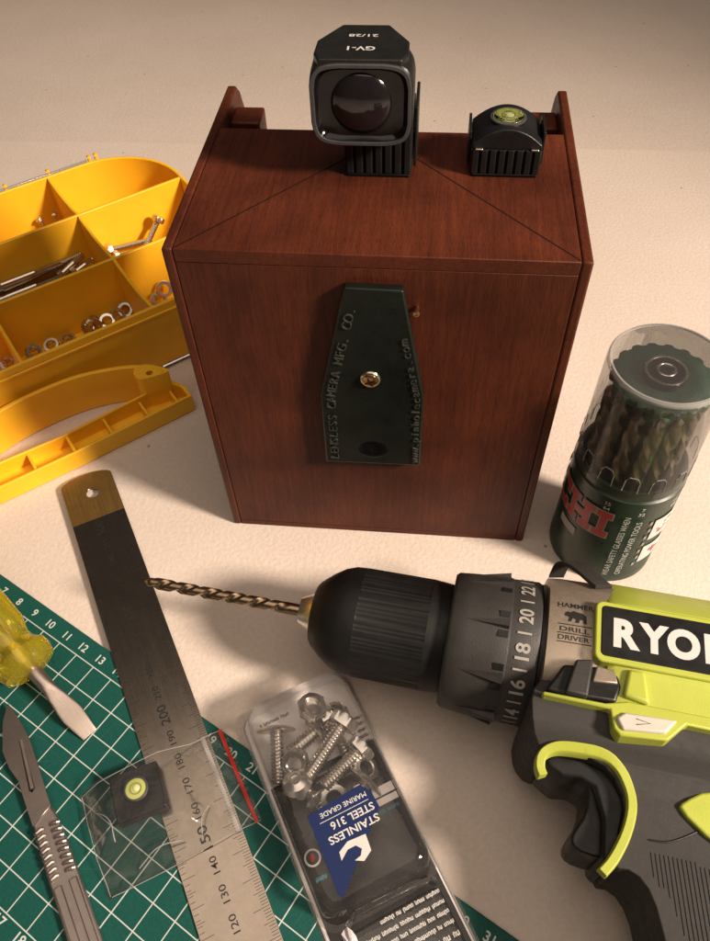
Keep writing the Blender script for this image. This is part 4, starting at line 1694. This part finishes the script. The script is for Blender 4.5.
# rim bead catching the light
bm = bmesh.new()
pth = [(x, y, 0.06) for x, y in rrect(XL + .01, XR - .01, -UB + .01, -UT - .01, 0.55, 7)]
pth.append(pth[0])
tube(bm, pth, 0.028, 6)
obj('shell_bead', bm, 'zip', bp)
bm = bmesh.new()
tube(bm, [q(-2.2, 17.30, 0.20), q(-1.8, 17.12, 0.62), q(0.2, 17.2, 0.75), q(0.92, 17.3, 0.62), q(1.05, 17.35, .3)], 0.10, 8)
obj('shell_crease', bm, 'blister', bp)
# blue sticker
bm = bmesh.new()
tri = [(-2.10, -13.95), (-0.05, -13.80), (0.22, -14.15), (0.26, -14.75), (-2.02, -16.72), (-2.14, -16.6)]
prism(bm, tri, 0.0, 0.012, Matrix.Translation((0, 0, 1.705)))
st = obj('blue_sticker', bm, 'blue', bp)
bm = bmesh.new()
f180 = lambda n, u, z: flat_fn((n, -u, z), (-1, 0, 0), (0, -1, 0))
zs = 1.7195
add_text(bm, 'MARINE GRADE', f180(0.02, 14.16, zs), 0.235, 0.008, 'L', width=1.72)
add_text(bm, 'STEEL 316', f180(0.10, 14.62, zs), 0.36, 0.016, 'L', width=1.60)
add_text(bm, 'STAINLESS', f180(0.10, 15.02, zs), 0.36, 0.016, 'L', width=1.85)
box(bm, -1.80, 0.02, -14.375, -14.355, zs - .002, zs)
obj('sticker_lettering', bm, 'label_white', st, fix=False)
bm = bmesh.new()
wave = [(-0.55, -15.32), (-0.60, -15.86), (-0.95, -16.05), (-1.22, -15.90), (-0.98, -15.85), (-0.86, -15.68), (-1.0, -15.50), (-1.3, -15.50), (-1.62, -15.72), (-1.58, -15.45), (-1.2, -15.27)]
prism(bm, wave, zs - .003, zs)
obj('wave_mark', bm, 'label_white', st)
# round maker's mark and small print on the card
bm = bmesh.new()
lathe(bm, [(0.046, .30), (0.05, .30)], 28, Matrix.Translation((-2.42, -14.85, 0)))
seal = obj('round_mark', bm, 'label_white', card)
bm = bmesh.new()
lathe(bm, [(0.05, .23), (0.053, .23)], 28, Matrix.Translation((-2.42, -14.85, 0)))
obj('round_mark_field', bm, 'card_black', seal)
bm = bmesh.new()
prism(bm, [(-2.52, -14.78), (-2.36, -14.72), (-2.32, -14.9), (-2.5, -14.98)], 0.054, 0.057)
obj('round_mark_spot', bm, 'red', seal)


def greek(bm, n0, n1, u, h, z, seed, dense=.86):
    """A line of print too small to read: word-length blocks of letter-sized marks."""
    rr = random.Random(seed)
    x = n1
    while x > n0:
        wl = rr.randint(2, 8)
        for k in range(wl):
            cw = h * rr.uniform(.38, .6)
            if x - cw < n0:
                break
            kind = rr.random()
            up = h * (1.0 if kind < .3 else .72)
            dn = h * (0.25 if kind > .88 else 0)
            # open letter shapes: two uprights and a bar
            box(bm, x - cw, x - cw * .68, -u - dn * 1, -u + up * .9, z, z + .003)
            box(bm, x - cw * .32, x, -u, -u + h * .7, z, z + .0031)
            yb = -u + (h * .58 if rr.random() < .5 else 0)
            box(bm, x - cw * .7, x - cw * .3, yb, yb + h * .18, z, z + .0029)
            x -= cw * 1.22
        x -= h * .5


bm = bmesh.new()
for k, (u, h) in enumerate(((17.75, .15), (18.08, .15), (18.40, .15), (18.72, .15), (19.12, .21))):
    greek(bm, -1.9 if k else -1.2, 1.02, u, h, 0.366, 10 + k)
greek(bm, -1.35, .4, 12.42, .12, 0.047, 30)
greek(bm, -1.30, .5, 12.64, .12, 0.047, 31)
greek(bm, -0.9, .2, 12.86, .10, 0.047, 32)
stuff(obj('small_print', bm, 'label_white', card, fix=False))
bm = bmesh.new()
prism(bm, rrect(0.35, 1.02, -19.85, -19.42, 0.1), 0.364, 0.370)
obj('white_tab', bm, 'label_white', card)
bm = bmesh.new()
greek(bm, 0.20, 1.15, 14.62, .16, 0.047, 40)
greek(bm, -2.75, -2.2, 15.62, .16, 0.047, 41)
stuff(obj('cyan_print', bm, 'cyan', card, fix=False))
bm = bmesh.new()
box(bm, 0.30, 1.24, -14.05, -13.72, 0.046, 0.049)
box(bm, 0.30, 1.24, -14.36, -14.12, 0.046, 0.049)
obj('grey_stripe', bm, 'card_grey', card)
bm = bmesh.new()
for k in range(6):
    greek(bm, 0.62, 1.24, 11.1 + 0.25 * k, .15, 0.048, 50 + k)
greek(bm, -2.4, -1.2, 9.75, .15, 0.038, 60)
stuff(obj('black_print', bm, 'print_black', card, fix=False))
# pale crumpled patch painted in for a reflection off the dented plastic
rr = random.Random(5)
bm = bmesh.new()
pts = []
for k in range(14):
    a = 2 * pi * k / 14
    r = rr.uniform(.7, 1.0)
    pts.append((-2.35 + .30 * r * cos(a) + .05 * sin(a), -17.95 + .66 * r * sin(a)))
top_v = [bm.verts.new((p[0], p[1], 0.42 + rr.uniform(-.06, .10))) for p in pts]
mid = [bm.verts.new((-2.35 + (p[0] + 2.35) * .5, -17.95 + (p[1] + 17.95) * .5, 0.50 + rr.uniform(-.06, .16))) for p in pts]
cc = bm.verts.new((-2.35, -17.95, .56))
for k in range(14):
    j = (k + 1) % 14
    bm.faces.new((top_v[k], top_v[j], mid[j], mid[k]))
    bm.faces.new((mid[k], mid[j], cc))
obj('crumple_glint', bm, 'glint_white', card, ang=10)

zb = 0.258
GB = 'stainless bolts and nuts in the blister pack'
blist = [
    ('bolt with wide thin round head at the left side of the blister pack', (3.72, -9.98, 1.12), (4.02, -11.72, 0.70), .26, .74, .2, 'sink'),
    ('hex bolt standing up with its socket showing at the top end of the pack', (4.98, -9.12, 1.42), (4.94, -9.32, .52), .27, .58, .34, 'socket'),
    ('short bolt lying under the standing hex bolt, top left of the pile', (5.20, -9.80, 0.98), (4.30, -10.62, 0.80), .29, .56, .30, 'dome'),
    ('long hex bolt lying diagonally in the middle of the pile', (6.15, -9.66, 1.40), (5.05, -11.66, 1.18), .28, .56, .42, 'hex'),
    ('hex bolt lying parallel to the long one, right of it in the pile', (6.85, -10.46, 1.12), (5.72, -11.78, 1.02), .27, .55, .36, 'hex'),
    ('bolt with wide thin round head at the right side beside the blue sticker', (7.20, -11.50, 1.00), (6.22, -12.86, 0.74), .26, .74, .2, 'sink'),
    ('domed socket bolt pointing upright at the lower left of the pile', (4.78, -11.80, 1.22), (4.92, -11.95, 0.50), .27, .56, .42, 'dome'),
    ('hex bolt lying deep in the pile under the long diagonal bolt', (5.62, -9.3, 0.80), (6.55, -10.6, 0.60), .24, .48, .3, 'hex'),
    ('hex bolt lying across the bottom right corner of the pile', (6.95, -11.95, 0.86), (5.6, -12.55, 0.62), .25, .50, .32, 'hex'),
    ('short domed bolt tucked behind the standing hex bolt at the top right', (5.95, -8.95, 0.95), (5.5, -9.75, 0.66), .25, .50, .32, 'dome'),
    ('domed bolt lying lowest in the pile next to the black card edge', (5.45, -12.15, 0.72), (4.35, -11.2, 0.60), .24, .48, .3, 'dome')]
for lab, a, b, rs, hr, hh, kd in blist:
    bolt('bolt', lab, 'bolt', GB, None, a, b, rs, hr, hh, kd)
nut('nut', 'nut lying under the middle bolts at the lower end of the pile', GB, (6.12, -12.08, 0.72), (.2, -.3, .8), .58, .40, 'steel')
nut('nut', 'nut tilted at the left of the pile below the short bolt', GB, (4.60, -11.02, 1.02), (-.2, -.55, .7), .54, .38, 'steel')
nut('nut', 'nut leaning against the right wall of the pack beside the hex bolt head', GB, (7.12, -10.95, 0.78), (.5, .1, .75), .54, .38, 'steel')

# ------------------------------------------------------------------ zip bag with a loose spirit level
ang = rad(27.5)
LC = (-1.02, -12.50)
ll = thing('bubble_level', 'black square bubble level with green vial inside the plastic zip bag', 'spirit level',
           mx=Matrix.Translation((LC[0], LC[1], 0.345)) @ Matrix.Rotation(ang, 4, 'Z') @ Matrix.Rotation(rad(1.5), 4, 'Y'))
bm = bmesh.new()
prism(bm, rrect(-0.90, 0.88, -0.86, 0.86, 0.08), 0.02, 0.62)
obj('level_block', bm, 'black_plastic', ll, 0.05)
mx = Matrix.Translation((-0.02, 0.08, 0.62))
bm = bmesh.new()
lathe(bm, [(0.0, 0.44), (0.10, 0.44), (0.12, 0.41), (0.12, 0.38), (0.10, 0.37)], 36, mx, cap=False)
obj('vial_rim', bm, 'bezel', ll)
bm = bmesh.new()
lathe(bm, [(0.0, 0.375), (0.085, 0.37), (0.11, 0.22), (0.115, 0.02)], 32, mx)
vi = obj('vial', bm, 'vial', ll)
bm = bmesh.new()
lathe(bm, [(0.112, 0.215), (0.125, 0.215), (0.125, 0.175), (0.112, 0.175)], 28, mx, cap=False)
obj('centre_ring', bm, 'vial_ring', vi)
bm = bmesh.new()
lathe(bm, [(0.114, 0.12), (0.14, 0.10), (0.15, 0.02)], 20, mx @ Matrix.Translation((0.03, 0.02, 0)))
obj('bubble', bm, 'bubble', vi)

BGA = rad(32.5)
BGM = Matrix.Translation((-3.22, -12.72, 0)) @ Matrix.Rotation(BGA, 4, 'Z')
bag = thing('zip_bag', 'small clear plastic zip bag with a red stripe lying over the ruler', 'plastic bag', mx=BGM)
BW, BH = 5.62, 3.80
inv = BGM.inverted()
lc = inv @ Vector((LC[0], LC[1], 0))
rmin = RM.inverted()


def bag_h(x, y, seed=0):
    """Height of the film: draped over ruler and level, otherwise close to the mat."""
    wp = BGM @ Vector((x, y, 0))
    lp = rmin @ wp
    on = max(0.0, min(1.0, (1.245 + .5 - abs(lp.x)) / .5))
    base = 0.275 + 0.075 * on
    d = Matrix.Rotation(-(ang - BGA), 2) @ Vector((x - lc.x, y - lc.y))
    m = max(abs(d.x), abs(d.y)) - 0.98
    k = 1.0 if m < 0 else max(0.0, 1 - m / 1.5)
    k = k * k * (3 - 2 * k)
    wob = 0.035 * (sin(3.1 * x + 1.3 * y) + sin(4.3 * y - 2.2 * x + 1)) + 0.02 * sin(9 * x + 5 * y)
    return max(base + 0.02, base + 0.05 + wob + 0) * (1 - k) + k * (1.13 + 0.3 * wob)


nx, ny = 56, 40
for lay in (1, 0):
    bm = bmesh.new()
    g = []
    for j in range(ny + 1):
        row = []
        for i in range(nx + 1):
            x, y = BW * i / nx, -BH * j / ny
            # uneven outline
            xx = x + (0.05 * sin(2.3 * y) if i == 0 else 0)
            yy = y + (0.06 * sin(1.9 * x) if j == ny else 0) + (0.03 * sin(2.7 * x) if j == 0 else 0)
            if lay:
                z = bag_h(x, y)
            else:
                wp = BGM @ Vector((x, y, 0))
                lp = rmin @ wp
                z = 0.338 if abs(lp.x) < 1.5 else 0.262 + 0.076 * max(0, 1 - (abs(lp.x) - 1.5) / .6)
            row.append(bm.verts.new((xx, yy, z)))
        g.append(row)
    for j in range(ny):
        for i in range(nx):
            bm.faces.new((g[j][i], g[j][i + 1], g[j + 1][i + 1], g[j + 1][i]))
    obj('top_film' if lay else 'bottom_film', bm, 'bag', bag, ang=80)


def strip(name, mat, xa, xb, dz):
    bm = bmesh.new()
    rows = []
    for j in range(ny + 1):
        y = -BH * j / ny
        rows.append([bm.verts.new((x, y, bag_h(x, y) + dz)) for x in (xa, (xa + xb) / 2, xb)])
        rows[-1][1].co.z += 0.02
    for a, b in zip(rows, rows[1:]):
        for k in range(2):
            bm.faces.new((a[k], a[k + 1], b[k + 1], b[k]))
    obj(name, bm, mat, bag, ang=80)


strip('red_stripe', 'red_film', 5.36, 5.50, 0.008)
strip('zip_ridge', 'zip', 4.66, 4.82, 0.010)
for k, pth in enumerate((((0.05, -0.1), (2.2, -0.04), (4.6, -0.08), (5.58, -0.04)), ((0.04, -0.1), (-0.02, -1.6), (0.05, -3.7)), ((0.1, -3.74), (2.4, -3.82), (4.6, -3.76), (5.58, -3.78)),
                         ((3.55, -3.3), (3.75, -2.75), (4.1, -2.5)), ((0.35, -0.9), (0.9, -1.5), (0.8, -2.3)), ((1.2, -3.3), (2.0, -2.95), (2.9, -3.2)))):
    bm = bmesh.new()
    p2 = smooth_open([(x, y) for x, y in pth], 2)
    tube(bm, [(x, y, bag_h(x, y) + .012) for x, y in p2], 0.022 if k > 2 else 0.014, 6)
    obj('crease_highlight' if k > 2 else 'edge_highlight', bm, 'zip', bag)  # pale hazy tubes added as highlights along the film's edges and folds
